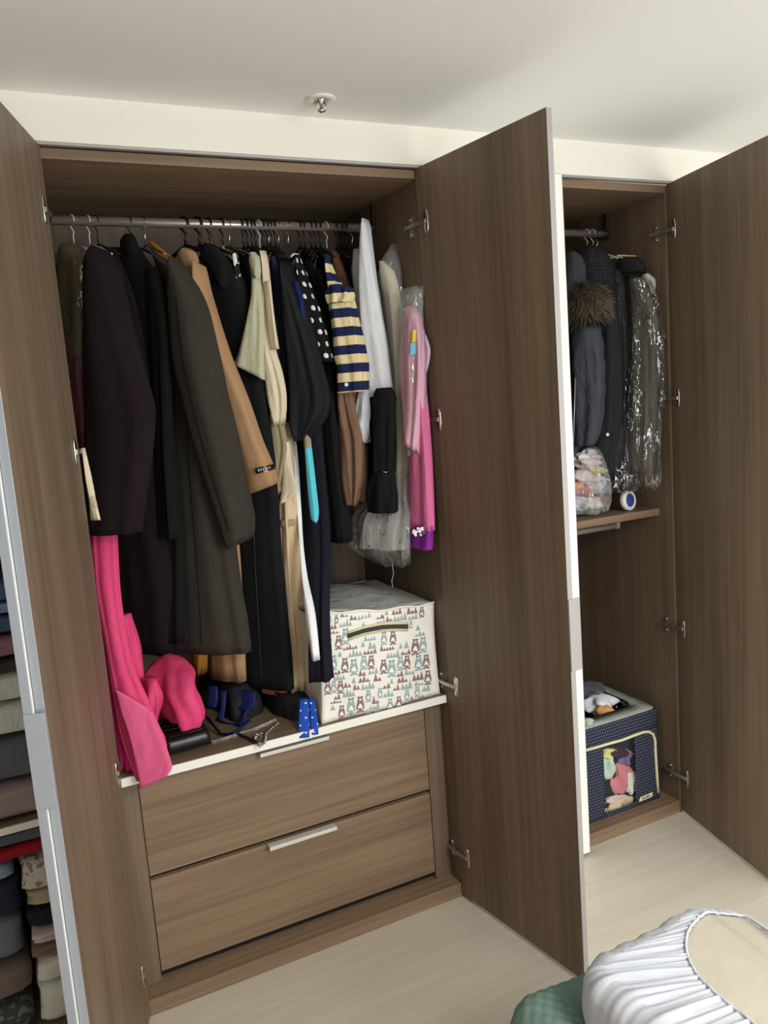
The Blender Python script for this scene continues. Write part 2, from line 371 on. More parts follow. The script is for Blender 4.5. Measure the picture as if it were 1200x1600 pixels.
# --- middle wardrobe
u1 = thing('wardrobe', 'brown wood wardrobe with both doors open, two drawers and crowded hanging rod', 'wardrobe', (W/2, .29, 0))
carcass(u1, 0.0, W)
ROD_Z, ROD_Y = 2.096, .28
rod(u1, .001, W-.001, ROD_Z, ROD_Y)
obj('shelf', box(0.002, W-.002, .022, DEP-.012, .638, .660), 'wood_horizontal', u1, label='wooden shelf above the drawers')
obj('shelf_edge', box(0.002, W-.002, .016, .022, .637, .6605), 'white_edge', u1, bevel=.001, label='white front edge of the shelf')
DY = .060
obj('filler_strip', box(.001, .0495, DY, DY+.018, .046, .637), 'wood_vertical', u1, bevel=.0008)
obj('filler_strip', box(.911, W-.001, DY, DY+.018, .046, .637), 'wood_vertical', u1, bevel=.0008)
obj('cavity_shade_sheet', box(.0495, .911, DY+.022, DY+.03, .046, .637), 'gap_shade_black', u1)  # black sheet stands in for the shade behind the drawer fronts
for (z0, z1) in ((.3525, .618), (.0725, .3385)):
    d = obj('drawer', box(.0515, .9085, DY, DY+.019, z0, z1), 'wood_horizontal', u1, bevel=.001)
    hb = MB().box(.377, .583, DY-.026, DY-.001, z1+.0005, z1+.003); hb.box(.377, .583, DY-.028, DY-.0255, z1-.007, z1+.003)
    obj('handle', hb, 'silver', d, bevel=.0008, label='slim silver lip pull along the top edge')
door(u1, 0.0, ang(0, 107.95, .4813), -1, grip=False)
door(u1, W, ang(W, 81.15, .4813), +1)
# --- right wardrobe
u2 = thing('wardrobe', 'brown wood wardrobe behind the wide open door, its left door closed', 'wardrobe', ((1.006+X3)/2, .29, 0))
carcass(u2, 1.006, X3)
rod(u2, 1.007, X3-.001, 2.097, .28)
obj('shelf', box(1.007, X3-.001, .06, DEP-.012, 1.093, 1.118), 'wood_horizontal', u2, bevel=.001)
r2 = at(930, 826, .10)
tr = MB().tube([(1.30, r2.y, r2.z-.002), (at(962, 822, .1).x, r2.y, r2.z-.002)], .010, 16)
xb = at(962, 822, .1).x
tr.box(xb-.004, xb+.012, .09, .35, 1.075, 1.0929); tr.box(xb-.004, xb+.012, .092, .108, r2.z-.012, 1.08)
obj('trouser_rail', tr, 'rod_metal', u2, label='metal pull-out rail under the shelf')
door(u2, X3, ang(X3, 102.2, .4594), +1, grip=True)
rd = door(u2, 0.990, (1.4495, FY+.0), -1, hinges=False, grip=False, hy=FY)
# --- left wardrobe
u0 = thing('wardrobe', 'wardrobe with shelves of folded clothes at the far left', 'wardrobe', (-.5, .29, 0))
carcass(u0, -.99, -.036)
SH0 = at(20, 1292, .02).z
SH1 = at(0, 992, .02).z
obj('shelf', box(-.988, -.038, .03, DEP-.012, SH0-.018, SH0), 'wood_horizontal', u0)
obj('shelf_edge', box(-.988, -.038, .024, .03, SH0-.018, SH0), 'white_edge', u0, bevel=.001)
obj('shelf', box(-.988, -.038, .03, DEP-.012, 1.32, 1.338), 'wood_horizontal', u0)
d0 = door(u0, -.037, (-.186, -.477), +1, hinges=False)
# ------------------------------------------------------------------ sprinkler
c = atz(501, 154, HC)
sp = thing('sprinkler', 'small chrome fire sprinkler with white round plate on the ceiling', 'sprinkler', c)
obj('cover_plate', MB().lathe([(.036, 0), (.036, -.003), (.030, -.006), (.017, -.006), (.016, -.001)], c, (0, 0, 1), 32), 'white_plastic', sp)
b = MB().lathe([(.014, 0), (.013, -.008), (.009, -.010), (.009, -.014)], c, (0, 0, 1), 16)
for s in (-1, 1): b.tube([c+V((s*.011, 0, -.008)), c+V((s*.012, 0, -.018)), c+V((s*.004, 0, -.027))], .0025, 8)
b.lathe([(.004, -.010), (.004, -.026), (.011, -.027), (.012, -.030), (.004, -.033), (.0001, -.034)], c, (0, 0, 1), 16)
obj('sprinkler_head', b, 'chrome', sp)
# ------------------------------------------------------------------ garment building
def interp(spec, steps):
    S = [list(s) for s in spec]; n = len(S); k = len(S[0])
    ys = [s[0] for s in S]
    def slope(i, c):
        if i == 0 or i == n-1: j = 0 if i == 0 else n-2; return (S[j+1][c]-S[j][c])/(ys[j+1]-ys[j])
        a = (S[i][c]-S[i-1][c])/(ys[i]-ys[i-1]); b = (S[i+1][c]-S[i][c])/(ys[i+1]-ys[i])
        return 0 if a*b <= 0 else 2*a*b/(a+b)
    out = []
    for q in range(steps+1):
        y = ys[0]+(ys[-1]-ys[0])*q/steps
        i = max(j for j in range(n-1) if ys[j] <= y+1e-9); h = ys[i+1]-ys[i]; t = min(1, (y-ys[i])/h); row = [y]
        for c in range(1, k):
            m0, m1 = slope(i, c)*h, slope(i+1, c)*h
            row.append((2*t**3-3*t*t+1)*S[i][c]+(t**3-2*t*t+t)*m0+(-2*t**3+3*t*t)*S[i+1][c]+(t**3-t*t)*m1)
        out.append(row)
    return out
def gl(mb, spec, Y=.25, phi=12, a=.028, fold=.005, k=4, seed=1, steps=24, n=32, bmax=.22, rnd=0., grow=0., quilt=0, t0=0., t1=0.):
    """loft one garment piece; spec rows are (image row, left, right[, depth]); rnd>0 makes a round tube"""
    R = random.Random(seed*7919+13); ph = R.uniform(0, 6.28); ph2 = R.uniform(0, 6.28)
    if len(spec[0]) == 3: spec = [tuple(s)+(Y,) for s in spec]
    rings = []; rows = interp(spec, steps); fd = V((math.sin(math.radians(phi)), -math.cos(math.radians(phi)), 0)); pp = V((-fd.y, fd.x, 0))
    for q, (py, xl, xr, yy) in enumerate(rows):
        t = q/steps; c = at((xl+xr)/2, py, yy); dep = (c-CAM).dot(FW); dv = (c-CAM); dist = dv.length
        wv = (xr-xl)/2*dep/F*(dep/dist); wv = max(wv, .001)+grow
        dh = V((dv.x, dv.y, 0)).normalized(); sa = abs(fd.x*dh.y-fd.y*dh.x); ca = abs(fd.dot(dh))
        if rnd: A = wv*rnd; B = math.sqrt(max(1e-6, (wv*wv-(A*ca)**2)))/max(sa, .35) if rnd < 1 else wv; B = min(B, wv*1.6)
        else:
            A = min(a+grow, wv*.95/max(ca, .2)); B = math.sqrt(max(1e-8, wv*wv-(A*ca)**2))/max(sa, .05)
            if B > bmax: B = bmax; A = math.sqrt(max(1e-6, wv*wv-(B*sa)**2))/max(ca, .1)
        if quilt: m_ = 1+.07*abs(math.sin(PI*quilt*t))-.04; A *= m_; B *= m_
        tw = min(1, max(0, (t-.04)/.3)); ring = []
        for i in range(n):
            th = 2*PI*i/n; ct, st = math.cos(th), math.sin(th)
            e = .85; cx = math.copysign(abs(ct)**e, ct); sx = math.copysign(abs(st)**e, st)
            f = fold*tw*(math.sin(k*th+ph+1.6*t)+.55*math.sin((2*k+1)*th+ph2-2.2*t))
            no = (fd*(ct*A)+pp*(st*B)); no = no.normalized() if no.length > 1e-9 else fd
            ring.append(c+fd*(B*cx)+pp*(A*sx)+no*f*min(1, A/.02))
        tl = t0*max(0, 1-t/.2)+t1*max(0, (t-.8)/.2)
        if tl: ring = [p_-V((0, 0, tl*(p_-c).dot(RT))) for p_ in ring]
        rings.append(ring)
    mb.loft(rings, True, True, True, inset=.8)
    return rings
def G(spec, **k): m_ = MB(); gl(m_, spec, **k); return m_
def seam(rings, frac, mat, parent, r=.0011, lo=0., hi=1.):
    pts = []; n = len(rings)
    for q, ring in enumerate(rings):
        if not lo <= q/(n-1) <= hi: continue
        pr = [((p-CAM).dot(RT)/(p-CAM).dot(FW), (p-CAM).length, p) for p in ring]; x0 = min(a[0] for a in pr); x1 = max(a[0] for a in pr); md = sum(a[1] for a in pr)/len(pr)
        xt = x0+(x1-x0)*frac; f = [a for a in pr if a[1] <= md+.002]; f.sort(key=lambda a: abs(a[0]-xt)); a, b = f[0], f[min(1, len(f)-1)]
        t = 0 if abs(b[0]-a[0]) < 1e-7 else max(0, min(1, (xt-a[0])/(b[0]-a[0]))); pts.append(a[2].lerp(b[2], t))
    sm = [pts[0]]+[(pts[i-1]+pts[i]*2+pts[i+1])/4 for i in range(1, len(pts)-1)]+[pts[-1]]
    return obj('seam', MB().tube([p+(CAM-p).normalized()*.0012 for p in sm], r, 6), mat, parent)
def hook_z(x): return ROD_Z
def hanger(X, kind, label, phi=0, y=ROD_Y, z=ROD_Z, group=None, arms=True, span=.11, drop=.045):
    mat, r = {'wire': ('white_wire', .0016), 'steel': ('chrome', .0016), 'dark': ('dark_wire', .0018), 'plastic': ('black_plastic', .0042), 'thin': ('black_plastic', .0028)}[kind]
    h = thing('hanger', label, 'hanger', (X, y, z-.06), group)
    fd = V((math.sin(math.radians(phi)), -math.cos(math.radians(phi)), 0)); c = V((X, y, z)); R_ = .0125+r+.0006; up = V((0, 0, 1)); pts = []
    for q in range(15):
        a = math.radians(200-q*(230/14)); pts.append(c+fd*(-math.cos(a)*-R_)*-1+up*(math.sin(a)*R_))
    e = pts[-1]; pts += [c+fd*(.006)-up*.030, c-up*.040, c-up*.062]
    obj('hook', MB().tube(pts, r, 8), mat, h)
    if arms:
        p = c-up*.06; b = MB()
        b.tube([p-fd*span-up*drop, p-fd*span*.5-up*drop*.45, p, p+fd*span*.5-up*drop*.45, p+fd*span-up*drop], max(r*1.4, .003), 8)
        obj('shoulder_bar', b, mat, h)
    return h
def hx(px, py=350): return at(px, py, ROD_Y).x
def garment(name, label, cat, spec0, group='clothes on the crowded rod'):
    s = spec0[0]; e = spec0[-1]; y = s[3] if len(s) > 3 else .25
    p = at((s[1]+s[2])/2, s[0], y); q = at((e[1]+e[2])/2, e[0], y)
    return thing(name, label, cat, (p.x, p.y, q.z), group)
# 1 plastic covered dress at the left end
S = [(388, 92, 126), (420, 86, 136), (550, 100, 142), (560, 100, 142)]
g = garment('covered_dress', 'olive and crimson dress under clear plastic at the left end of the rod', 'dress', S)
obj('bodice', G(S, Y=.24, phi=18, seed=2), 'olive_sequin', g)
obj('skirt', G([(552, 100, 142), (640, 108, 148), (740, 118, 160), (830, 132, 172)], Y=.24, phi=18, seed=3), 'crimson_satin', g)
obj('plastic_cover', G([(380, 96, 122), (392, 88, 132), (420, 84, 139), (550, 98, 145), (700, 112, 156), (745, 118, 160)], Y=.235, phi=18, seed=4, fold=.008, grow=.004), 'clear_film', g)
hanger(hx(112), 'wire', 'white wire hanger nearest the left end of the rod', 20)
S = [(700, 127, 133), (745, 133, 143), (790, 140, 152), (812, 141, 157)]
o = obj('printed_scarf', G(S, Y=.02, phi=20, a=.008, seed=5, fold=.002), 'cream_print')
tag(o, 'cream printed scarf end hanging between the left door and plum coat', 'scarf')
hanger(hx(137), 'wire', 'white wire hanger second from the left end of the rod', 20)
# 2 hot pink gown
S = [(500, 140, 165, .22), (700, 140, 170, .20), (830, 143, 182, .14), (912, 148, 186, .10), (987, 161, 195, .07), (1040, 170, 206, .055), (1081, 176, 224, .045), (1137, 186, 246, .02), (1180, 200, 262, -.004), (1196, 206, 256, -.010), (1212, 212, 250, -.012)]
g = garment('pink_gown', 'hot pink organza gown spilling over the white shelf edge', 'gown', S)
obj('skirt_panel', G(S, phi=62, a=.009, seed=6, fold=.006, k=3, steps=44, n=56, bmax=.09, t1=-.5), 'hot_pink', g)
obj('skirt_fold', G([(1090, 182, 226, .016), (1110, 188, 236, .008), (1140, 198, 249, -.012), (1180, 208, 264, -.030), (1204, 213, 270, -.038), (1222, 217, 263, -.04)], phi=66, a=.006, seed=60, fold=.003, k=3, steps=30, n=56, t0=.75, t1=-.35), 'light_pink', g)
obj('under_panel', G([(960, 160, 192, .14), (1060, 172, 200, .12), (1130, 180, 208, .09), (1200, 190, 216, .06)], phi=40, a=.02, seed=7, fold=.006), 'shaded_pink_satin', g)  # back of the gown in a darker pink, its shade put into the colour
obj('back_panel_fold', G([(960, 185, 205, .2), (1020, 192, 218, .18), (1080, 200, 224, .15), (1110, 205, 222, .12)], phi=40, a=.02, seed=8), 'hot_pink', g)
b = MB(); gl(b, [(1024, 258, 272, .16), (1034, 244, 296, .15), (1046, 232, 306, .14), (1068, 226, 309, .125), (1090, 236, 318, .11), (1110, 246, 321, .10), (1124, 258, 318, .09)], rnd=.8, fold=.013, k=3, seed=9, steps=28, n=56)
gl(b, [(1060, 224, 246, .10), (1090, 222, 252, .09), (1118, 226, 246, .085), (1140, 232, 244, .08)], rnd=.8, fold=.006, k=3, seed=10)
obj('bunched_train', b, 'hot_pink', g)
hanger(hx(150), 'dark', 'thin dark wire hanger behind the plum coat', 18)
# 3 plum coat
S = [(388, 142, 172), (402, 134, 182), (420, 130, 190), (470, 129, 200), (524, 129, 211), (590, 130, 226), (650, 133, 239), (700, 134, 236), (762, 137, 228), (832, 142, 220)]
g = garment('plum_coat', 'very dark plum wool coat, leftmost of the long coats', 'coat', S)
obj('sleeve', G(S, Y=.10, phi=40, a=.05, seed=11, fold=.005, k=3, steps=34, bmax=.16, t0=.35), 'plum_wool', g)
obj('body', G([(390, 160, 205), (460, 160, 225), (600, 160, 250), (760, 170, 262), (837, 178, 270), (912, 183, 285), (1016, 197, 292)], Y=.26, phi=40, a=.04, seed=12, steps=30), 'plum_wool', g)
# 4 black coat
S = [(369, 192, 208), (380, 186, 216), (400, 184, 226), (440, 188, 250), (500, 200, 264), (650, 222, 272), (860, 235, 290), (1000, 240, 290)]
g = garment('black_coat', 'black wool coat squeezed between the plum and dark grey coats', 'coat', S)
obj('body', G(S, Y=.22, phi=25, a=.03, seed=13), 'black_wool', g)
obj('collar', G([(367, 191, 208), (376, 186, 214), (392, 188, 218), (402, 192, 216)], Y=.20, rnd=.8, seed=14, fold=0), 'black_wool', g)
obj('sleeve', G([(420, 222, 250), (520, 232, 268), (680, 240, 270), (840, 250, 280)], Y=.16, rnd=.8, seed=15, fold=.003), 'black_wool', g)
hanger(hx(201), 'dark', 'dark hanger holding the squeezed black wool coat', 20)
# 5 ochre coat
S = [(377, 231, 240), (390, 234, 256), (404, 240, 270), (460, 252, 300), (800, 280, 320), (1000, 290, 322), (1049, 294, 321)]
g = garment('ochre_coat', 'ochre yellow coat showing only its collar and hem', 'coat', S)
obj('body', G(S, Y=.30, phi=15, a=.02, seed=16, fold=.003), 'ochre_wool', g)
hanger(hx(224), 'steel', 'silver wire hanger holding the ochre coat', 15)
# 6 dark grey coat
S = [(390, 226, 240), (402, 236, 264), (416, 244, 292), (480, 256, 312), (560, 262, 330), (700, 258, 342), (850, 262, 362), (910, 264, 370), (969, 263, 381), (1014, 262, 387)]
g = garment('grey_coat', 'long dark olive grey wool coat with a broad sleeve in front', 'coat', S)
_m = MB(); _rg = gl(_m, S, Y=.20, phi=38, a=.045, seed=17, steps=40, fold=.006, n=44, t0=.5); obj('body', _m, 'grey_wool', g); seam(_rg, .42, 'black_wool', g, .001, .3, .99)
S = [(404, 264, 284), (416, 262, 298), (440, 262, 310), (475, 262, 323), (550, 266, 339), (620, 281, 353), (700, 302, 372), (770, 326, 385), (825, 347, 396), (848, 356, 395)]
_m = MB(); _rg = gl(_m, S, Y=.085, phi=38, a=.045, seed=18, steps=34, fold=.004, k=3, bmax=.12, t0=.55, t1=-.3); obj('sleeve', _m, 'grey_wool', g); seam(_rg, .22, 'black_wool', g, .0012, .12, .97)
hanger(hx(287), 'plastic', 'thick black plastic hanger, first of the two with open hooks', 30)
# 7 camel coat
S = [(392, 286, 300), (402, 280, 312), (430, 286, 322), (600, 300, 350), (850, 320, 372), (1000, 324, 380), (1058, 327, 383)]
g = garment('camel_coat', 'camel tan wool coat with a black label tab on its sleeve', 'coat', S)
obj('body', G(S, Y=.26, phi=25, a=.03, seed=19), 'camel_wool', g)
S = [(412, 300, 322), (428, 300, 326), (456, 302, 332), (550, 322, 360), (625, 342, 390), (685, 356, 410), (740, 372, 430), (764, 381, 437)]
_m = MB(); _rg = gl(_m, S, Y=.10, phi=35, a=.035, seed=20, steps=30, fold=.003, k=3, bmax=.12, t0=.5, t1=-.32); obj('sleeve', _m, 'camel_wool', g); obj('cuff_seam', MB().tube([p+(CAM-p).normalized()*.0004 for p in _rg[24]], .0008, 6), 'beige_cotton', g)
obj('collar', G([(388, 284, 298), (396, 276, 306), (410, 280, 311), (440, 298, 308)], Y=.15, phi=30, a=.018, seed=21, fold=.001), 'camel_wool', g)
tb = MB(); y0 = .045
pts = [at(398, 732, y0), at(428, 725, y0), at(429, 733, y0), at(400, 741, y0)]; n_ = V((-.25, -1, 0)).normalized()
tb.hexa([p-n_*.0015 for p in pts]+[p+n_*.0015 for p in pts])
tabo = obj('label_tab', tb, 'black_wool', g, label='black woven label tab on the sleeve')
lm = MB()
for i_ in range(6):
    q_ = .14+.12*i_; a_ = pts[0].lerp(pts[1], q_).lerp(pts[3].lerp(pts[2], q_), .28)+n_*.0022; e_ = (pts[1]-pts[0])*.06; f_ = (pts[3]-pts[0])*.34
    lm.obox(a_, e_, -n_*.0006, f_*.25); lm.obox(a_+f_*.75, e_, -n_*.0006, f_*.25)
    if i_ % 2: lm.obox(a_, e_*.25, -n_*.0006, f_)
    else: lm.obox(a_+e_*.4, e_*.25, -n_*.0006, f_)
lm.obox(pts[0].lerp(pts[3], .8)+(pts[1]-pts[0])*.4+n_*.0022, (pts[1]-pts[0])*.22, -n_*.0006, (pts[3]-pts[0])*.08)
obj('label_lettering', lm, 'white_cotton', tabo)
hanger(hx(309), 'plastic', 'thick black plastic hanger, second of the two with open hooks', 25)
# 8 black suit coat with coral lining
S = [(384, 318, 336), (400, 312, 356), (430, 316, 378), (520, 334, 402), (620, 342, 415), (700, 352, 426), (760, 360, 433), (850, 366, 438), (950, 368, 448), (1040, 370, 457), (1070, 376, 459)]
g = garment('lined_coat', 'long black coat with coral lining showing along its edge', 'coat', S)
obj('body', G(S, Y=.22, phi=30, a=.035, seed=22, steps=36, fold=.003), 'black_suit', g); _m = MB(); _rg = gl(_m, S, Y=.22, phi=30, a=.035, seed=22, steps=36, fold=.003); seam(_rg, .42, 'charcoal_nylon', g, .0009, .5, .98)
obj('lining', G([(650, 400, 420, .24), (700, 400, 430, .24), (760, 400, 436, .24), (850, 405, 442, .24), (950, 405, 452, .24), (1040, 405, 462, .24), (1066, 404, 463, .235), (1082, 410, 446, .225)], phi=30, a=.02, seed=23, fold=.002), 'coral_lining', g)
obj('collar', G([(380, 318, 332), (392, 312, 344), (420, 330, 356), (450, 345, 358)], Y=.17, phi=30, a=.015, seed=24, fold=0), 'black_suit', g)
hanger(hx(325), 'thin', 'thin black hanger holding the coral lined coat', 20)
# 9 small tops
S = [(376, 323, 329), (386, 322, 335), (398, 326, 340), (480, 336, 352)]
o = obj('mustard_blouse', G(S, Y=.30, phi=15, a=.012, seed=25), 'mustard_cotton'); tag(o, 'mustard blouse, only its collar peeking above the black coat', 'blouse', 'clothes on the crowded rod')
S = [(384, 346, 353), (396, 344, 360), (430, 356, 367), (520, 366, 380)]
o = obj('beige_jacket', G(S, Y=.27, phi=15, a=.014, seed=26), 'beige_cotton'); tag(o, 'beige brown jacket shoulder beside the black and white scarf', 'jacket', 'clothes on the crowded rod')
S = [(394, 362, 370), (402, 363, 373), (430, 368, 376), (464, 373, 378)]
o = obj('patterned_scarf', G(S, Y=.16, phi=25, a=.010, seed=27, fold=.002), 'mono_print'); tag(o, 'narrow black and white patterned scarf hanging by the beige jacket', 'scarf')
hanger(hx(345), 'thin', 'thin black hanger holding the beige jacket', 15); hanger(hx(356), 'steel', 'silver hanger hook beside the black and white scarf', 15)
S = [(388, 372, 384), (410, 372, 394), (500, 376, 408), (640, 392, 424), (800, 420, 452)]
g = garment('black_sweater', 'plain black top behind the sage shirt', 'top', S); obj('body', G(S, Y=.30, phi=15, a=.018, seed=28), 'black_wool', g)
# 10 sage shirt
S = [(436, 393, 408), (460, 392, 411), (500, 384, 413), (540, 374, 414), (560, 369, 414), (582, 366, 414)]
g = garment('sage_shirt', 'pale sage green shirt with a wide short sleeve', 'shirt', S)
obj('sleeve', G(S, Y=.13, phi=45, a=.018, seed=29, fold=.003, t1=.6), 'sage_cotton', g)
obj('body', G([(396, 390, 400), (410, 390, 406), (440, 394, 412), (520, 396, 414), (620, 402, 417)], Y=.18, phi=30, a=.015, seed=30), 'sage_cotton', g)
obj('collar', G([(394, 391, 400), (404, 389, 406), (428, 396, 408), (438, 402, 408)], Y=.14, phi=25, a=.012, seed=31, fold=0), 'sage_cotton', g)
hanger(hx(403), 'wire', 'pale wire hanger rising among the black hooks', 15, arms=False)
# 11 cream cardigan
S = [(392, 405, 416), (410, 408, 420), (440, 410, 423), (480, 410, 426), (545, 410, 430), (585, 412, 440), (620, 417, 446), (645, 424, 447), (664, 431, 445)]
g = garment('cream_cardigan', 'cream cotton cardigan with a long rumpled sleeve', 'cardigan', S)
obj('body', G(S, Y=.14, phi=30, a=.02, seed=32, fold=.005), 'cream_cotton', g)
obj('sleeve', G([(440, 412, 423), (480, 416, 427), (520, 420, 432), (546, 424, 436)], Y=.11, rnd=.7, seed=33, fold=.003), 'cream_cotton', g)
S = [(400, 424, 430), (415, 424, 434), (470, 428, 442), (530, 430, 446), (580, 431, 449)]
g = garment('navy_sweater', 'dark navy top between the cream cardigan and black blouse', 'top', S); obj('body', G(S, Y=.20, phi=20, a=.015, seed=34), 'navy_cotton', g)
# 12 black chiffon blouse
S = [(408, 436, 450), (430, 438, 462), (480, 444, 476), (540, 448, 494), (588, 450, 506), (625, 450, 513), (652, 450, 508), (672, 458, 494), (688, 464, 482)]
g = garment('chiffon_blouse', 'black chiffon blouse with a full puffed sleeve', 'blouse', S)
obj('puff_sleeve', G(S, Y=.13, phi=40, a=.04, seed=35, fold=.006, k=5, n=40), 'black_chiffon', g)
obj('body', G([(404, 436, 452), (440, 440, 466), (560, 450, 486), (700, 462, 500)], Y=.24, phi=20, a=.02, seed=36), 'black_chiffon', g)
S = [(440, 458, 466), (470, 460, 474), (512, 464, 476), (600, 470, 486)]
o = obj('blue_sweater', G(S, Y=.115, phi=20, a=.008, seed=37), 'royal_navy'); tag(o, 'deep blue top showing beside the polka dot blouse', 'top', 'clothes on the crowded rod')
# 13 polka blouse
S = [(398, 460, 468), (412, 461, 474), (440, 465, 484), (480, 472, 498), (530, 482, 512), (566, 489, 521)]
g = garment('polka_blouse', 'black blouse with bold white polka dots', 'blouse', S)
obj('sleeve', G(S, Y=.15, phi=35, a=.025, seed=38, fold=.003), 'dot_print', g)
obj('body', G([(402, 458, 468), (440, 462, 484), (600, 480, 515)], Y=.26, phi=20, a=.018, seed=39), 'dot_print', g)
obj('collar_ring', MB().tube([at(458+6*math.cos(a)*1.0+3, 402-5*math.sin(a), .2) for a in [i*PI/8 for i in range(9)]], .003, 8), 'white_cotton', g)
S = [(420, 490, 500), (560, 492, 525), (640, 492, 530), (720, 498, 535), (800, 504, 545), (846, 508, 548)]
g = garment('black_dress', 'plain black dress hanging below the polka dot blouse', 'dress', S); obj('body', G(S, Y=.22, phi=25, a=.025, seed=40), 'black_suit', g)
# 14 striped blouse
S = [(398, 507, 514), (415, 508, 520), (440, 512, 532), (452, 513, 540), (470, 514, 552), (500, 518, 558), (530, 521, 566), (556, 521, 571), (572, 526, 574), (613, 527, 574)]
g = garment('striped_blouse', 'navy and cream striped blouse with a gathered cuff', 'blouse', S)
obj('sleeve', G(S, Y=.12, phi=42, a=.035, seed=41, fold=.004, k=5, n=40), 'navy_stripe', g)
obj('ruffle', G([(446, 514, 540), (456, 511, 553), (466, 512, 552), (474, 514, 546)], Y=.10, phi=42, a=.03, seed=42, fold=.007, k=8, n=48), 'navy_stripe', g)
cb = at(541, 601, .07); obj('button', MB().lathe([(.0055, 0), (.0055, .002), (.004, .003), (.0001, .003)], cb, (-.3, -1, 0), 14), 'white_plastic', g)
hanger(hx(508), 'wire', 'white hanger holding the striped blouse', 15, arms=False)
S = [(392, 518, 527), (410, 520, 534), (450, 530, 548), (520, 545, 560), (600, 550, 566)]
g = garment('rust_blouse', 'rust brown satin top behind the striped blouse', 'top', S); obj('body', G(S, Y=.24, phi=18, a=.014, seed=43), 'rust_satin', g)
# 15 brown dress
S = [(560, 532, 556), (612, 530, 556), (650, 532, 562), (690, 536, 570), (740, 540, 571), (788, 546, 568)]
g = garment('brown_dress', 'light brown satin dress hanging under the striped blouse', 'dress', S); obj('skirt', G(S, Y=.17, phi=25, a=.03, seed=44, fold=.009, k=4), 'brown_satin', g)
# 16 white shirt
S = [(343, 565, 577), (356, 563, 580), (400, 562, 585), (440, 562, 590), (490, 563, 598), (540, 567, 607), (585, 572, 613), (619, 575, 618)]
g = garment('white_shirt', 'bright white shirt with its sleeve lifted over the rod', 'shirt', S)
obj('sleeve', G(S, Y=.13, phi=42, a=.03, seed=45, fold=.003, k=3), 'white_cotton', g)
obj('body', G([(390, 552, 570), (420, 549, 575), (480, 557, 580), (600, 566, 584)], Y=.19, phi=25, a=.02, seed=46), 'white_sheer', g)
obj('ruffle', G([(610, 560, 578), (650, 556, 578), (664, 551, 576), (672, 556, 577), (692, 570, 577)], Y=.15, phi=35, a=.015, seed=47, fold=.006, k=5), 'white_sheer', g)
hanger(hx(548), 'steel', 'silver wire hanger beside the white shirt', 15, arms=False)
# 17 black bell sleeve top
S = [(606, 588, 612), (622, 582, 619), (700, 583, 618), (738, 584, 616)]
g = garment('bell_sleeve_blouse', 'black top with a bell cuff below the white shirt', 'top', S)
obj('sleeve', G(S, Y=.085, phi=20, a=.025, seed=48, fold=.004), 'black_suit', g)
obj('bell_cuff', G([(736, 584, 616), (745, 581, 617), (775, 577, 620), (800, 576, 620)], Y=.085, phi=20, a=.028, seed=49, fold=.005, k=5), 'black_suit', g)
obj('body', G([(410, 590, 600), (440, 590, 606), (500, 594, 612), (620, 580, 612), (700, 574, 605), (782, 570, 600)], Y=.20, phi=25, a=.025, seed=50), 'black_wool', g)
obj('cuff_chain', MB().tube([at(598, 737, .045), at(604, 738, .043), at(610, 736, .045)], .0012, 6), 'chrome', g)
# 18 ivory gown in plastic bag
S = [(408, 592, 602), (424, 592, 616), (470, 600, 626), (600, 612, 634), (740, 612, 637), (852, 604, 637)]
g = garment('covered_gown', 'ivory gown in a clear plastic bag hanging above the printed box', 'gown', S)
obj('gown', G(S, Y=.13, phi=4, a=.018, seed=51, fold=.006), 'ivory_satin', g)
obj('skirt', G([(780, 580, 632), (820, 562, 634), (856, 560, 634)], Y=.15, phi=25, a=.035, seed=52, fold=.008, k=6), 'grey_white', g)
obj('plastic_bag', G([(382, 612, 619), (396, 602, 622), (424, 592, 626), (500, 600, 632), (700, 604, 638), (780, 580, 639), (822, 548, 638), (850, 545, 637), (872, 564, 637), (882, 598, 634)], Y=.14, phi=14, a=.022, seed=53, fold=.01, k=5, grow=.003, n=44), 'milky_film', g)
obj('string', MB().tube([at(612, 876, .11), at(615, 896, .11), at(612, 908, .11), at(614, 918, .11)], .0008, 6), 'white_wire', g)
# 19 pink dress
S = [(500, 636, 654), (560, 634, 658), (640, 638, 666), (720, 640, 672), (826, 640, 677)]
g = garment('pink_dress', 'pink tulle dress with a purple hem at the right end of the rod', 'dress', S)
obj('skirt', G(S, Y=.005, phi=2, a=.018, seed=54, fold=.005, k=5), 'pink_tulle', g)
obj('bodice', G([(478, 634, 650), (500, 630, 657), (540, 627, 660), (580, 628, 660), (640, 632, 659), (704, 636, 655)], Y=.0, phi=2, a=.018, seed=55, fold=.007, k=6, t1=.8), 'pale_pink', g)
obj('hem_band', G([(820, 641, 676), (840, 641, 675), (856, 641, 674)], Y=.003, phi=2, a=.018, seed=54, fold=.003, k=5), 'purple_satin', g)
lc = MB()
for i in range(26):
    px = 642+random.Random(i).uniform(0, 32); py = 833-(px-640)*.14+random.Random(i+50).uniform(-6, 6); lc.blob(at(px, py, -.035), (.004, .003, .004), i, .3, 3, 8, 5)
obj('lace_trim', lc, 'white_cotton', g, kind='stuff')
obj('puff_sleeve', G([(514, 654, 660), (530, 654, 668), (550, 654, 673), (575, 654, 669), (600, 652, 658)], Y=-.02, rnd=.5, seed=56, fold=.002), 'lilac_tulle', g)
obj('plastic_bag', G([(450, 630, 660), (464, 628, 659), (490, 626, 658), (560, 625, 660), (650, 632, 660), (712, 640, 656)], Y=.015, phi=4, a=.02, seed=57, fold=.006, grow=.004), 'milky_film', g)
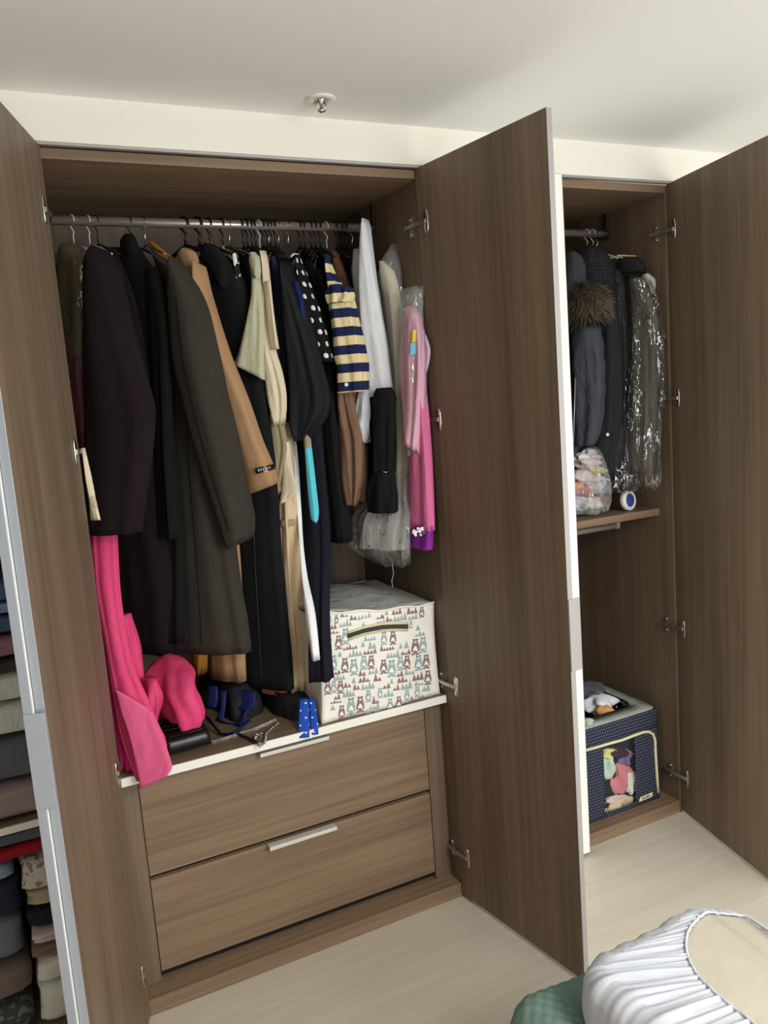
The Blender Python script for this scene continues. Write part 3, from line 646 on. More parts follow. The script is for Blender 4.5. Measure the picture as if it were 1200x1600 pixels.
for nm, (x0, x1, y0, y1), mt in (('yellow_tag', (645, 653, 516, 535), 'yellow_tag'), ('blue_tag', (642, 652, 536, 555), 'sky_tag')):
    a_, b_, c_, d_ = at(x0, y0, -.04), at(x1, y0-2, -.04), at(x1-1, y1-2, -.04), at(x0-1, y1, -.04); k_ = V((0, .002, 0))
    obj(nm, MB().hexa([a_, b_, c_, d_, a_+k_, b_+k_, c_+k_, d_+k_]), mt, g)
# 20 trench coat, white trousers, turquoise scarf and dark long things
S = [(600, 425, 436), (650, 424, 442), (700, 424, 450), (740, 426, 444), (772, 430, 440)]
g = garment('trench_coat', 'long beige crumpled trench coat with a khaki flap', 'coat', S)
obj('khaki_flap', G(S, Y=.16, phi=35, a=.02, seed=58, fold=.005), 'khaki_cotton', g)
obj('lapel', G([(690, 440, 452), (730, 442, 456), (768, 440, 465), (776, 438, 458), (786, 438, 444)], Y=.145, phi=45, a=.008, seed=59, fold=.002), 'cream_cotton', g)
obj('skirt', G([(660, 440, 456), (760, 440, 464), (800, 440, 466), (870, 441, 470), (950, 446, 475), (1020, 452, 480), (1076, 456, 481)], Y=.18, phi=32, a=.03, seed=60, fold=.008, k=5, n=40), 'trench_cotton', g)
obj('belt', G([(810, 438, 467), (815, 437, 468), (820, 438, 468)], Y=.18, phi=32, a=.033, seed=61, fold=.0), 'taupe_cotton', g)
S = [(690, 456, 463, .2), (730, 460, 467, .19), (780, 463, 470, .17), (850, 468, 474, .12), (905, 472, 481, .07), (960, 478, 492, .0), (1031, 488, 500, -.03)]
o = obj('white_trousers', G(S, Y=.20, phi=30, a=.012, seed=62, fold=.002), 'white_cotton'); tag(o, 'narrow white trousers leg beside the beige trench coat', 'trousers', 'clothes on the crowded rod')
S = [(672, 474, 482), (690, 475, 485), (700, 476, 487), (780, 483, 496), (852, 492, 504)]
g = garment('turquoise_scarf', 'turquoise scarf strip hanging among black clothes', 'scarf', S)
obj('strip', G([(698, 476, 487), (780, 483, 496), (852, 492, 504)], Y=.13, phi=35, a=.012, seed=63, fold=.001), 'turquoise_knit', g)
obj('top_band', G([(672, 474, 483), (690, 475, 486), (700, 476, 487)], Y=.13, phi=35, a=.012, seed=63, fold=.001), 'taupe_cotton', g)
S = [(640, 470, 500, .2), (760, 480, 510, .16), (860, 487, 516, .1), (960, 486, 514, .04), (1030, 484, 517, .01), (1062, 484, 520, .0)]
g = garment('black_trousers', 'long black trousers reaching down to the printed box', 'trousers', S); obj('legs', G(S, phi=28, a=.02, seed=64, t1=-.2), 'black_navy', g)
S = [(700, 430, 470), (900, 440, 490), (1040, 440, 500), (1090, 445, 502), (1112, 450, 500)]
g = garment('black_skirt', 'long black skirt behind the beige trench coat', 'skirt', S); obj('panel', G(S, Y=.30, phi=30, a=.04, seed=65), 'black_wool', g)
S = [(760, 535, 548), (800, 538, 552), (836, 536, 548)]
o = obj('rust_scarf', G(S, Y=.30, phi=25, a=.01, seed=66), 'rust_satin'); tag(o, 'rust coloured scarf end hanging beneath the brown dress', 'scarf')
# dark garments added to fill the darkness deep on the rod
for i, (px, px2, y1, mt, lab) in enumerate([(392, 420, 640, 'black_suit', 'black garment added to fill the dark behind the sage shirt'), (424, 452, 660, 'black_wool', 'black garment added to fill the dark behind the cream cardigan'),
        (470, 506, 700, 'black_suit', 'black garment added to fill the dark behind the polka dot blouse'), (496, 530, 760, 'black_wool', 'black garment added to fill the dark beside the striped blouse'), (540, 572, 760, 'black_suit', 'black garment added to fill the dark behind the white shirt')]):
    S = [(392, px, px+8), (410, px-2, px+18), (500, px, px2), (y1, px+22, px2+22)]
    g = garment('dark_garment', lab, 'clothing', S); obj('body', G(S, Y=.36, phi=10, a=.014, seed=70+i), mt, g)
GL = 'thin black hangers crowded together on the rod'
ORD = 'first second third fourth fifth sixth seventh eighth ninth tenth eleventh twelfth thirteenth fourteenth fifteenth sixteenth'.split()
for i_, px in enumerate((378, 384, 391, 397, 409, 415, 421, 428, 466, 474, 484, 491, 498, 524, 531, 539)):
    hanger(hx(px, 352), 'thin', '%s from the left of the thin black hangers crowded mid rod' % ORD[i_], random.Random(px).uniform(-8, 14), group=GL, span=.09)
for px, lab in ((418, 'silver hanger hook beside the cream cardigan'), (433, 'silver hanger hook above the black chiffon blouse'), (448, 'silver hanger hook above the polka dot blouse')):
    hanger(hx(px, 352), 'steel', lab, 14, arms=False)
# ------------------------------------------------------------------ things on the shelf above the drawers
ZS = .6605
P = lambda px, py: atz(px, py, ZS)
bc = P(296, 1172)
hb = thing('handbag', 'small black quilted leather handbag under the pink gown', 'handbag', (bc.x, bc.y+.05, ZS))
p0, p1 = P(258, 1184), P(330, 1164)
dx = (p1-p0).normalized(); dy = V((-dx.y, dx.x, 0)); Lb = (p1-p0).length
rings = []
for i in range(15):
    t = i/14; x = Lb*t; e = (1-abs(2*t-1)**6)**.5*.0+min(1, .55+2.2*min(t, 1-t)*2)
    ring = []
    for k in range(24):
        a = 2*PI*k/24; cy, cz = math.cos(a), math.sin(a)
        ring.append(p0+dx*x+dy*(.085+.085*e*math.copysign(abs(cy)**.45, cy))+V((0, 0, .030+.030*e*math.copysign(abs(cz)**.55, cz)+.004*math.sin(6*a)*.3)))
    rings.append(ring)
obj('body', MB().loft(rings), 'black_leather', hb)
q = MB()
for i in range(9):       # quilting welts over the top
    t = .1+.8*i/8; q.tube([p0+dx*(Lb*t)+dy*(.03+.012*j)+V((0, 0, .0605+.001*math.sin(j*2+i))) for j in range(11)], .0018, 6)
for j in range(5): q.tube([p0+dx*(Lb*(.08+.84*i/10))+dy*(.035+.028*j+.004*math.sin(i*1.6))+V((0, 0, .0605)) for i in range(11)], .0018, 6)
obj('quilting', q, 'black_leather', hb)
fl = []
for i in range(11):
    t = i/10; fl.append([p0+dx*(Lb*(.04+.92*t))+dy*(.002+.016*math.cos(a)-.004)+V((0, 0, .028+.022*math.sin(a))) for a in [2*PI*k/14 for k in range(14)]])
obj('front_flap', MB().loft(fl), 'black_leather', hb, label='smooth glossy front flap')
def chain(pts, n, r=.0045, w=.0014):
    pts = [V(p) for p in pts]; cum = [0]
    for a_, b_ in zip(pts, pts[1:]): cum.append(cum[-1]+(b_-a_).length)
    mb = MB()
    for i in range(n):
        s = cum[-1]*(i+.5)/n; j = max(k for k in range(len(pts)-1) if cum[k] <= s+1e-9); t_ = (s-cum[j])/(cum[j+1]-cum[j]); c_ = pts[j].lerp(pts[j+1], t_); d_ = (pts[j+1]-pts[j]).normalized()
        sd = d_.cross(V((0, 0, 1))).normalized(); up_ = V((0, 0, 1)) if i % 2 else sd; ln = cum[-1]/n*.75
        ring = [c_+d_*(ln*math.cos(2*PI*k/8))+up_*(r*math.sin(2*PI*k/8))+V((0, 0, r)) for k in range(8)]
        for k in range(8): mb.tube([ring[k], ring[(k+1) % 8]], w, 4, False)
    return mb
obj('chain_strap', chain([P(330, 1163), P(348, 1158), P(372, 1150), P(398, 1142), P(432, 1127)], 60), 'chrome', hb)
obj('chain_loop', chain([P(438, 1131), P(426, 1140), P(416, 1150), P(414, 1162), P(406, 1168), P(398, 1160), P(400, 1152), P(410, 1150)], 40), 'chrome', hb)
obj('strap', MB().tube([P(325, 1136)+V((0, 0, .03)), P(345, 1150)+V((0, 0, .006)), P(372, 1150)+V((0, 0, .006)), P(392, 1158)+V((0, 0, .005)), P(402, 1164)+V((0, 0, .006))], .004, 8), 'black_leather', hb)
def slab(mb, pts, h):    # prism lying on the shelf from plan points
    n = len(pts); mb.loft([[p+V((0, 0, .0005)) for p in pts], [p+V((0, 0, h)) for p in pts]]); return mb
# dark bag with cobalt straps in shadow
b = MB(); gl(b, [(1058, 322, 392, .34), (1080, 318, 402, .33), (1110, 322, 404, .32), (1138, 326, 402, .30)], rnd=.7, seed=81, fold=.01, n=40)
db = thing('blue_bag', 'dark bag with cobalt blue ribbons lying behind the handbag', 'bag', P(360, 1130), None)
obj('body', b, 'black_nylon', db)
for k, rows in enumerate(([(1072, 326, 340, .21), (1090, 324, 341, .20), (1105, 323, 338, .20)], [(1080, 344, 354, .20), (1100, 345, 353, .19), (1122, 338, 350, .17)], [(1080, 376, 400, .21), (1098, 374, 398, .20), (1108, 372, 390, .19)], [(1106, 380, 388, .2), (1124, 376, 384, .18), (1132, 368, 380, .165)])):
    obj('ribbon', G(rows, phi=40, a=.006, seed=82+k, fold=.001, steps=8), 'cobalt', db)
obj('cord', MB().tube([P(338, 1126)+V((0, 0, .004)), P(352, 1131)+V((0, 0, .003)), P(372, 1134)+V((0, 0, .003)), P(392, 1128)+V((0, 0, .006))], .0035, 8), 'cobalt', db)
obj('ribbon_tail', MB().tube([P(354, 1152)+V((0, 0, .004)), P(372, 1144)+V((0, 0, .006)), P(388, 1131)+V((0, 0, .008))], [.004, .005, .003], 8), 'cobalt', db)
S = [(1070, 398, 470, .26), (1100, 396, 500, .24), (1125, 396, 494, .22), (1140, 404, 470, .20)]
o = obj('black_pouch', G(S, rnd=.6, seed=90, fold=.008, n=40), 'black_nylon'); tag(o, 'soft black cloth pouch on the shelf beside the printed box', 'pouch')
S1 = [(1092, 468, 482, .08), (1110, 467, 483, .06), (1135, 466, 484, .03), (1152, 466, 484, .010)]
S2 = [(1092, 482, 492, .08), (1110, 484, 494, .06), (1130, 485, 497, .03), (1147, 487, 498, .010)]
g = garment('dotted_ribbon', 'bright blue ribbon with white dots hanging over the shelf edge', 'ribbon', S1, None)
obj('tail', G(S1, phi=60, a=.004, seed=91, fold=.001, steps=10), 'blue_dots', g); obj('tail', G(S2, phi=60, a=.004, seed=92, fold=.001, steps=10), 'blue_dots', g)
# ------------------------------------------------------------------ printed storage box
BX0, BX1, BY0, BY1, BZ0 = .566, .955, .034, .46, ZS+.001
def ztop(x, y=BY0): t = (x-BX0)/(BX1-BX0); return .985-.041*t-.006*math.sin(PI*t)
def yfront(x, z):
    t = (x-BX0)/(BX1-BX0); s = (z-BZ0)/(.94-BZ0)
    return BY0+.010*math.sin(PI*s)*0-.010*math.sin(PI*t)*math.sin(PI*min(1, max(0, s)))+.012*max(0, s)**2+.0035*math.sin(9*t+5*s)-.004*math.exp(-((t-.52)/.03)**2)*(1-s)*0
sb = thing('storage_box', 'cream fabric storage box printed with bears and mountains', 'storage box', ((BX0+BX1)/2, (BY0+BY1)/2, BZ0))
def fx(u, v):
    s = v; narrow = .010*math.sin(PI*s); x = BX0+narrow+(BX1-BX0-2*narrow+.008*s)*u; z = BZ0+(ztop(x)-BZ0)*v
    return V((x, yfront(x, z), z))
obj('front_panel', MB().grid(fx, 30, 22), 'box_canvas', sb, solid=.002)
b = MB().grid(lambda u, v: V((BX0+.010*math.sin(PI*v)+.004*math.sin(8*u+4*v), fx(0, v).y+(BY1-fx(0, v).y)*u, BZ0+(ztop(BX0)+(.95-ztop(BX0))*u-BZ0)*v)), 16, 14)
obj('side_panel', b, 'box_canvas', sb, solid=.002)
b = MB().grid(lambda u, v: V((fx(1, v).x, fx(1, v).y+(BY1-fx(1, v).y)*u, BZ0+(ztop(BX1)-BZ0)*v)), 16, 14)
obj('side_panel', b, 'box_canvas', sb, solid=.002)
obj('back_panel', MB().grid(lambda u, v: V((BX0+(BX1-BX0)*u, BY1, BZ0+(.95-BZ0)*v)), 8, 6), 'box_canvas', sb, solid=.002)
obj('bottom_panel', box(BX0+.003, BX1-.003, BY0+.008, BY1-.003, BZ0, BZ0+.003), 'box_canvas', sb)
def lid(u, v):
    x = BX0+.002+(BX1-BX0)*u; f = fx(u, 1.); y = f.y+(BY1-f.y)*v; z = f.z+(.968-.02*u-f.z)*min(1, v*1.4)
    return V((x, y, z+.022*math.sin(PI*u)*math.sin(PI*v)+.005*math.sin(9*u+4*v)))
obj('lid', MB().grid(lid, 26, 18), 'grey_liner', sb, solid=.003, label='sagging grey lid')
rim = [fx(u/20, 1.)+V((0, -.002, .001+.003*math.sin(u))) for u in range(21)]
obj('rim_piping', MB().tube(rim, .0035, 8), 'box_canvas', sb)
stp = [at(539+9.4*i, 992-11.5*math.sin(i/10*PI*.62)-.4*i*0, 0)for i in range(11)]
def onfront(px, py, off=.004):
    p_ = at(px, py, BY0)
    p_ = at(px, py, yfront(p_.x, p_.z)-off); return p_
path = [(544, 994), (556, 990), (568, 986), (582, 983), (598, 980), (616, 979), (638, 979)]
for nm, mt, hw, off in (('handle_tape', 'cream_tape', 7.5, .005), ('handle_strap', 'strap_grey', 3.2, .0085)):
    b = MB(); rr = []
    for (x, y) in path:
        a0, a1 = onfront(x, y-hw, off), onfront(x, y+hw, off); rr.append([a0, a1, a1+V((0, .003, 0)), a0+V((0, .003, 0))])
    b.loft(rr); obj(nm, b, mt, sb, label='cream edged dark carrying strap' if hw > 5 else None)
B2 = [(300, 575, 125, 0), (245, 620, 110, 1), (440, 490, 60, 0), (600, 590, 100, 0), (670, 585, 105, 1), (845, 655, 125, 1), (905, 640, 120, 0), (205, 780, 115, 0), (295, 800, 115, 1), (365, 815, 125, 0), (443, 780, 105, 0), (500, 775, 105, 1), (597, 810, 110, 1), (660, 825, 130, 0), (728, 785, 105, 0), (780, 775, 105, 1), (870, 780, 120, 0), (930, 770, 110, 1), (943, 895, 110, 1), (140, 975, 105, 1), (208, 970, 90, 0), (260, 970, 100, 1), (478, 1040, 90, 0), (570, 1015, 80, 0), (780, 1035, 85, 0), (860, 1005, 80, 0), (270, 1165, 105, 1), (343, 1120, 130, 0), (415, 1105, 125, 1), (648, 1105, 90, 0), (717, 1090, 95, 1), (175, 440, 60, 0), (228, 440, 65, 1), (895, 385, 80, 1), (810, 480, 60, 0)]
M2 = [(290, 420, 65, 22, 1), (360, 445, 55, 35, 1), (445, 440, 105, 45, 0), (570, 435, 65, 30, 1), (620, 405, 35, 30, 0), (640, 455, 50, 35, 1), (700, 400, 75, 40, 1), (725, 450, 105, 50, 0), (820, 395, 80, 50, 1), (825, 440, 75, 35, 0), (300, 495, 100, 50, 0), (205, 515, 50, 35, 1), (205, 552, 85, 25, 1), (575, 470, 70, 25, 0), (865, 525, 40, 35, 0), (880, 570, 80, 35, 0), (180, 610, 35, 35, 0), (180, 650, 30, 25, 1), (185, 690, 30, 30, 0), (335, 675, 115, 35, 1), (490, 605, 90, 35, 0), (435, 655, 35, 35, 0), (508, 668, 60, 50, 0), (625, 682, 110, 40, 1), (730, 668, 30, 35, 0), (775, 665, 40, 45, 0), (770, 715, 75, 35, 1), (255, 732, 35, 35, 0), (375, 730, 105, 55, 0), (490, 710, 105, 35, 1), (670, 738, 100, 50, 0), (235, 870, 50, 30, 1), (430, 882, 55, 40, 1), (515, 865, 75, 40, 0), (250, 915, 90, 45, 0), (365, 938, 35, 35, 0), (445, 930, 85, 40, 1), (550, 922, 60, 50, 1), (725, 885, 50, 40, 1), (800, 870, 75, 40, 0), (660, 942, 30, 35, 0), (745, 932, 80, 45, 1), (865, 915, 85, 55, 1), (875, 955, 70, 30, 0), (315, 972, 55, 35, 1), (385, 990, 50, 40, 1), (475, 985, 105, 55, 0), (620, 980, 60, 35, 1), (695, 995, 50, 40, 1), (775, 985, 85, 55, 0), (930, 1000, 60, 45, 0), (325, 1045, 95, 55, 0), (635, 1045, 80, 55, 0), (235, 1065, 50, 35, 1), (225, 1095, 90, 20, 1), (535, 1098, 55, 50, 1), (525, 1140, 80, 40, 0), (830, 1085, 50, 40, 1), (890, 1065, 45, 30, 1), (200, 1150, 40, 35, 0), (365, 1210, 110, 30, 1), (480, 1175, 45, 30, 0), (545, 1165, 50, 30, 0), (950, 1060, 45, 30, 0)]
pb = MB()
def dec(x, y, lev):      # crop pixel -> point lying on the front panel
    return onfront(480+x/5, 880+y/5, .0018+.0005*lev)
def disc(cx, cy, rx, ry, mi, lev, n=12, sq=1.):
    pb.cur = mi; pb.poly([dec(cx+rx*math.cos(2*PI*k/n), cy-ry*math.sin(2*PI*k/n)-rx*math.cos(2*PI*k/n)*.14, lev) for k in range(n)])
for x, y, h, m_ in B2:
    if x < 150: x += 20
    pb.cur = m_; wd = h*.25
    out = [(-.34, .42), (-.5, .28), (-.98, .30), (-1.0, .05), (-.72, -.25), (-.52, -.42), (-.25, -.5), (.25, -.5), (.52, -.42), (.72, -.25), (1.0, .05), (.98, .30), (.5, .28), (.34, .42)]
    pb.poly([dec(x+a_*wd, y+b_*h-a_*wd*.14, 0) for a_, b_ in out])
    for s in (-1, 1):
        disc(x+s*wd*.55, y+.44*h-s*wd*.08, wd*.5, h*.07, m_, 0, 8)
        disc(x+s*wd*.5, y-.47*h-s*wd*.07, wd*.17, h*.045, 3, 1, 8)
    disc(x, y-.32*h, wd*.30, h*.075, 2, 1, 10); disc(x, y-.33*h, wd*.10, h*.028, 3, 2, 8)
    disc(x, y+.05*h, wd*.36, h*.11, 2, 1, 10)
    for s in (-1, 1): disc(x+s*wd*.3, y+.16*h, wd*.32, h*.085, 2, 1, 10)
for x, y, w_, h, m_ in M2:
    pb.cur = m_; n = 1 if w_ < 45 else max(2, int(w_/22))
    R_ = random.Random(x*31+y); hs = [1.0]+[R_.uniform(.45, .8) for _ in range(n-1)]; R_.shuffle(hs)
    for i, hh in enumerate(hs):
        cx = x-w_/2+w_*(i+.5)/n; hw = w_/n*(.62 if n > 1 else .5)
        pb.poly([dec(cx-hw, y+hw*.14-(cx-x)*.14, 0), dec(cx+hw, y-hw*.14-(cx-x)*.14, 0), dec(cx, y-h*1.3*hh-(cx-x)*.14, 0)])
obj('printed_pattern', pb, ['print_sage', 'print_mauve', 'print_white', 'print_dark'], sb, kind='stuff', label='sage and mauve bears and mountains print')
# ------------------------------------------------------------------ right wardrobe contents
Y2 = .28
def fur(center_fn, n, ln, seed, wdt=.0016):
    R_ = random.Random(seed); mb = MB()
    for i in range(n):
        p_, d_ = center_fn(R_); d_ = (d_+V((R_.uniform(-.45, .45), R_.uniform(-.45, .45), R_.uniform(-.7, .1)))).normalized(); L_ = ln*R_.uniform(.6, 1.2); sd = d_.orthogonal().normalized()*wdt
        e_ = p_+d_*L_+V((0, 0, -L_*.35)); b_ = len(mb.v); mb.v += [p_-sd, p_+sd, p_.lerp(e_, .55)+sd*.7+d_*L_*.1, e_]
        mb.cur = R_.choice((0, 0, 1)); mb.face((b_, b_+1, b_+2)); mb.face((b_, b_+2, b_+3))
    return mb
G2 = 'coats in the right wardrobe'
S = [(392, 884, 902), (402, 880, 910), (430, 878, 914), (500, 872, 912), (620, 870, 905), (715, 872, 898)]
g = garment('hooded_jacket', 'charcoal hooded jacket at the left edge of the right wardrobe', 'jacket', S, G2)
obj('body', G([(440, 876, 905), (520, 872, 905), (640, 872, 900), (735, 876, 900)], Y=.22, phi=20, a=.03, seed=101), 'hood_grey', g)
obj('hood', G([(394, 884, 900), (402, 880, 908), (425, 878, 914), (450, 876, 914), (470, 878, 908)], Y=.15, rnd=.9, seed=102, fold=.004), 'hood_grey', g)
S = [(386, 902, 930), (400, 894, 948), (440, 896, 962), (520, 910, 972), (620, 914, 974), (700, 920, 966), (745, 926, 962)]
g = garment('black_parka', 'black parka with fluffy black hood and a white snap button', 'parka', S, G2)
obj('body', G([(410, 920, 955), (460, 915, 966), (520, 912, 973), (620, 914, 974), (700, 920, 966), (750, 926, 962)], Y=.16, phi=20, a=.04, seed=103), 'black_nylon', g)
hood = G([(385, 908, 930), (392, 898, 942), (410, 892, 953), (440, 898, 959), (480, 912, 962), (510, 920, 958)], Y=.17, rnd=.95, seed=104, fold=.005)
obj('hood', hood, 'fur_black', g)
vv = [p_ for p_ in hood.v]; cc = sum(vv, V())/len(vv)
obj('fur_trim', fur(lambda R_: ((lambda p_: (p_, (p_-cc).normalized()))(R_.choice(vv))), 2600, .016, 5), ['fur_black', 'hood_grey'], g, kind='stuff')
obj('snap_button', MB().lathe([(.006, 0), (.006, .002), (.003, .004), (.0001, .004)], at(949, 679, .105), (-.4, -1, 0), 14), 'white_plastic', g)
hanger(at(916, 366, Y2).x, 'wire', 'left pale hanger above the fluffy black hood', 10, z=2.097)
hanger(at(925, 366, Y2).x, 'wire', 'middle pale hanger above the fluffy black hood', 10, z=2.097)
hanger(at(932, 366, Y2).x, 'steel', 'right silver hanger above the fluffy black hood', 10, z=2.097)
S = [(490, 894, 930), (520, 890, 940), (600, 892, 946), (660, 893, 942), (696, 896, 930)]
g = garment('padded_jacket', 'charcoal padded jacket with brown fur trimmed hood', 'jacket', S, G2)
obj('sleeve', G(S, Y=.12, rnd=.9, seed=105, fold=.006, quilt=6, steps=36), 'charcoal_nylon', g)
obj('body', G([(480, 882, 930), (560, 876, 925), (680, 880, 915), (735, 884, 905)], Y=.20, phi=30, a=.05, seed=106), 'charcoal_nylon', g)
obj('zip', MB().tube([at(899, 590, .09), at(897, 650, .095), at(895, 715, .10)], .0022, 6), 'aluminium', g)
fb = G([(446, 896, 920), (456, 884, 940), (472, 882, 946), (488, 882, 946), (504, 888, 938)], Y=.12, rnd=.8, seed=107, fold=.004)
obj('hood', fb, 'fur_brown', g)
vf = list(fb.v); cf = sum(vf, V())/len(vf)
obj('fur_trim', fur(lambda R_: ((lambda p_: (p_, (p_-cf).normalized()))(R_.choice(vf))), 3200, .03, 9, .0018), ['fur_brown', 'fur_pale'], g, kind='stuff')
S = [(420, 962, 974), (440, 962, 982), (520, 966, 986), (640, 966, 986), (740, 966, 984)]
g = garment('covered_black_coat', 'black coat under shiny clear plastic, middle of the right wardrobe', 'coat', S, G2)
obj('body', G(S, Y=.12, phi=8, a=.025, seed=108), 'black_wool', g)
obj('plastic_cover', G([(412, 962, 974), (430, 960, 980), (470, 962, 984), (560, 966, 987), (640, 965, 986), (700, 962, 986), (752, 962, 986), (768, 950, 984)], Y=.115, phi=10, a=.028, seed=109, fold=.010, k=5, grow=.003), 'shiny_film', g)
S = [(404, 968, 996), (420, 962, 1004), (440, 980, 1014), (500, 984, 1028), (600, 984, 1030), (700, 982, 1026), (752, 980, 1024)]
g = garment('covered_grey_coat', 'grey brown coat under shiny clear plastic against the right side', 'coat', S, G2)
obj('body', G([(436, 984, 1008), (460, 984, 1018), (520, 985, 1028), (620, 985, 1028), (740, 982, 1022)], Y=.045, phi=6, a=.03, seed=110, fold=.007), 'grey_brown', g)
obj('plastic_cover', G([(428, 984, 1004), (450, 982, 1020), (500, 984, 1030), (600, 984, 1032), (700, 980, 1029), (745, 976, 1030), (766, 986, 1024)], Y=.04, phi=6, a=.032, seed=111, fold=.011, k=6, grow=.004, n=44), 'shiny_film', g)
obj('collar', G([(404, 964, 996), (412, 962, 1004), (424, 966, 1010), (434, 984, 1008)], Y=.085, rnd=.7, seed=112, fold=.002), 'black_nylon', g)
obj('tissue', G([(428, 1004, 1014), (438, 1000, 1022), (450, 1006, 1024), (460, 1008, 1020)], Y=.04, rnd=.6, seed=113, fold=.004, k=3), 'tissue', g)
obj('collar_stay', MB().obox(at(965, 400, .07), at(994, 401, .07)-at(965, 400, .07), (0, .006, 0), (0, 0, .004)), 'mustard_cotton', g)
# clear bag of small things
Z2 = 1.1185
S = [(697, 918, 930, .15), (705, 906, 938, .15), (730, 896, 946, .15), (760, 886, 950, .145), (785, 882, 949, .14), (800, 884, 944, .135)]
g = thing('plastic_bag', 'clear plastic bag of pastel odds and ends beside the lint roll', 'bag', (at(915, 800, .14).x, .14, Z2))
obj('film', G(S, rnd=.85, seed=120, fold=.008, k=5, n=40), 'milky_film', g)
for i, (px, py, r, mt) in enumerate([(915, 722, 16, 'pale_rose'), (905, 745, 18, 'pale_rose'), (918, 706, 9, 'bed_linen'), (906, 714, 11, 'warm_white'), (928, 714, 10, 'pale_rose'), (938, 750, 12, 'bed_linen'), (928, 735, 14, 'pale_yellow'), (920, 748, 15, 'bed_linen'), (898, 758, 13, 'peach'), (925, 762, 15, 'off_white_knit'), (912, 766, 12, 'rose'), (898, 768, 9, 'rose'), (900, 785, 15, 'bed_linen'), (922, 786, 16, 'warm_white'), (936, 780, 10, 'red_cotton'), (936, 766, 11, 'light_denim'), (910, 790, 12, 'off_white_knit')]):
    s_ = r*3.1/F; obj('bundle', MB().blob(at(px, py, .15), (s_, s_*.9, s_*.6), 200+i, .32, 5, 22, 14), mt, g)
# lint roll
c = at(983, 774, .10); ax = V((.22, -.97, .10)).normalized()
g = thing('lint_roll', 'white lint roll with a blue core standing on the shelf', 'lint roll', (c.x, c.y, Z2))
r_ = .036; c = V((c.x, .10, Z2+r_+.001))
b = MB().lathe([(.0001, .001), (.024, .002), (.026, .006), (.031, .006), (r_, .003), (r_, -.013), (.031, -.016), (.016, -.016)], c, ax, 32)
obj('roll', b, 'white_plastic', g); obj('core', MB().lathe([(.0001, .0055), (.020, .0055), (.023, .0045), (.023, .001)], c, ax, 28), 'blue_plastic', g)
# navy dotted box
NX0, NX1, NY0, NY1, NZ0, NZ1 = 1.47, 1.852, .056, .44, .0455, .392
nb = thing('dotted_box', 'navy dotted fabric storage box with clear window and open top', 'storage box', ((NX0+NX1)/2, .25, NZ0))
def nz(x): return NZ1
def nf(u, v): x = NX0+(NX1-NX0)*u; z = NZ0+(NZ1-NZ0)*v; return V((x, NY0-.006*math.sin(PI*u)*math.sin(PI*v), z))
WU0, WU1 = .285, .60
def strip(u0, u1, v0, v1, nu=10, nv=14): return MB().grid(lambda u, v: nf(u0+(u1-u0)*u, v0+(v1-v0)*v), nu, nv, ((u1-u0)*(NX1-NX0), (v1-v0)*(NZ1-NZ0)))
WX0, WX1 = (at(942, 1200, NY0).x-NX0)/(NX1-NX0), (at(992, 1200, NY0).x-NX0)/(NX1-NX0)
obj('front_flap', strip(0, WX0, 0, .80), 'navy_dots', nb, solid=.003)
obj('front_flap', strip(WX1, 1, 0, .80), 'navy_dots', nb, solid=.003)
obj('front_panel', strip(0, 1, .80, 1, 20, 4), 'navy_dots', nb, solid=.003)
obj('front_panel', strip(WX0, WX1, 0, .05, 6, 2), 'navy_dots', nb, solid=.003)
obj('window', strip(WX0, WX1, .05, .80), 'window_film', nb, label='clear plastic window')
for x in (NX0, NX1):
    obj('side_panel', MB().grid(lambda u, v: V((x, NY0+(NY1-NY0)*u, NZ0+(NZ1-NZ0)*v)), 10, 8, (.38, .35)), 'navy_dots', nb, solid=.003)
obj('back_panel', MB().grid(lambda u, v: V((NX0+(NX1-NX0)*u, NY1, NZ0+(NZ1-NZ0)*v)), 10, 8, (.38, .35)), 'navy_dots', nb, solid=.003)
obj('bottom_panel', box(NX0+.003, NX1-.003, NY0+.004, NY1-.003, NZ0, NZ0+.004), 'navy_dots', nb)
def rr(k, ix, iy, r, z, n=40):
    cx, cy = (NX0+NX1)/2, (NY0+NY1)/2; hx_, hy = (NX1-NX0)/2-ix, (NY1-NY0)/2-iy; a = 2*PI*k/n; e = r
    return V((cx+hx_*math.copysign(abs(math.cos(a))**e, math.cos(a)), cy+hy*math.copysign(abs(math.sin(a))**e, math.sin(a)), z))
obj('rim', MB().loft([[rr(k, 0, 0, .16, NZ1-.004) for k in range(40)], [rr(k, 0, 0, .16, NZ1+.002) for k in range(40)], [rr(k, .05, .055, .35, NZ1+.003) for k in range(40)], [rr(k, .052, .057, .35, NZ1-.01) for k in range(40)]], False, False), 'grey_liner', nb, label='grey fabric rim')
obj('opening_zip', MB().tube([rr(k, .052, .057, .35, NZ1+.003) for k in range(41)], .004, 8), 'black_nylon', nb)
obj('dark_contents', MB().loft([[rr(k, .02, .02, .3, NZ0+.02) for k in range(40)], [rr(k, .03, .03, .3, NZ1-.06) for k in range(40)], [rr(k, .12, .12, .5, NZ1-.05) for k in range(40)]]), 'ink', nb)
pth = [(912, 1173), (930, 1168), (950, 1162), (972, 1156), (990, 1149), (1004, 1144), (1013, 1143), (1020, 1147), (1023, 1156), (1024, 1180), (1026, 1210), (1028, 1238)]
b = MB(); b.tube([at(x, y, NY0-.006)+V((0, -.001, 0)) for x, y in pth], .0052, 8); obj('zip_piping', b, 'cream_tape', nb, label='cream piping around the front flap')
q0, q1, q2, q3 = [at(x, y, NY0-.008) for x, y in ((999, 1253), (1019, 1245), (1020, 1238), (1001, 1246))]; k_ = V((0, .003, 0))
lb = obj('label_patch', MB().hexa([q0, q1, q2, q3, q0+k_, q1+k_, q2+k_, q3+k_]), 'cream_tape', nb)
b = MB()
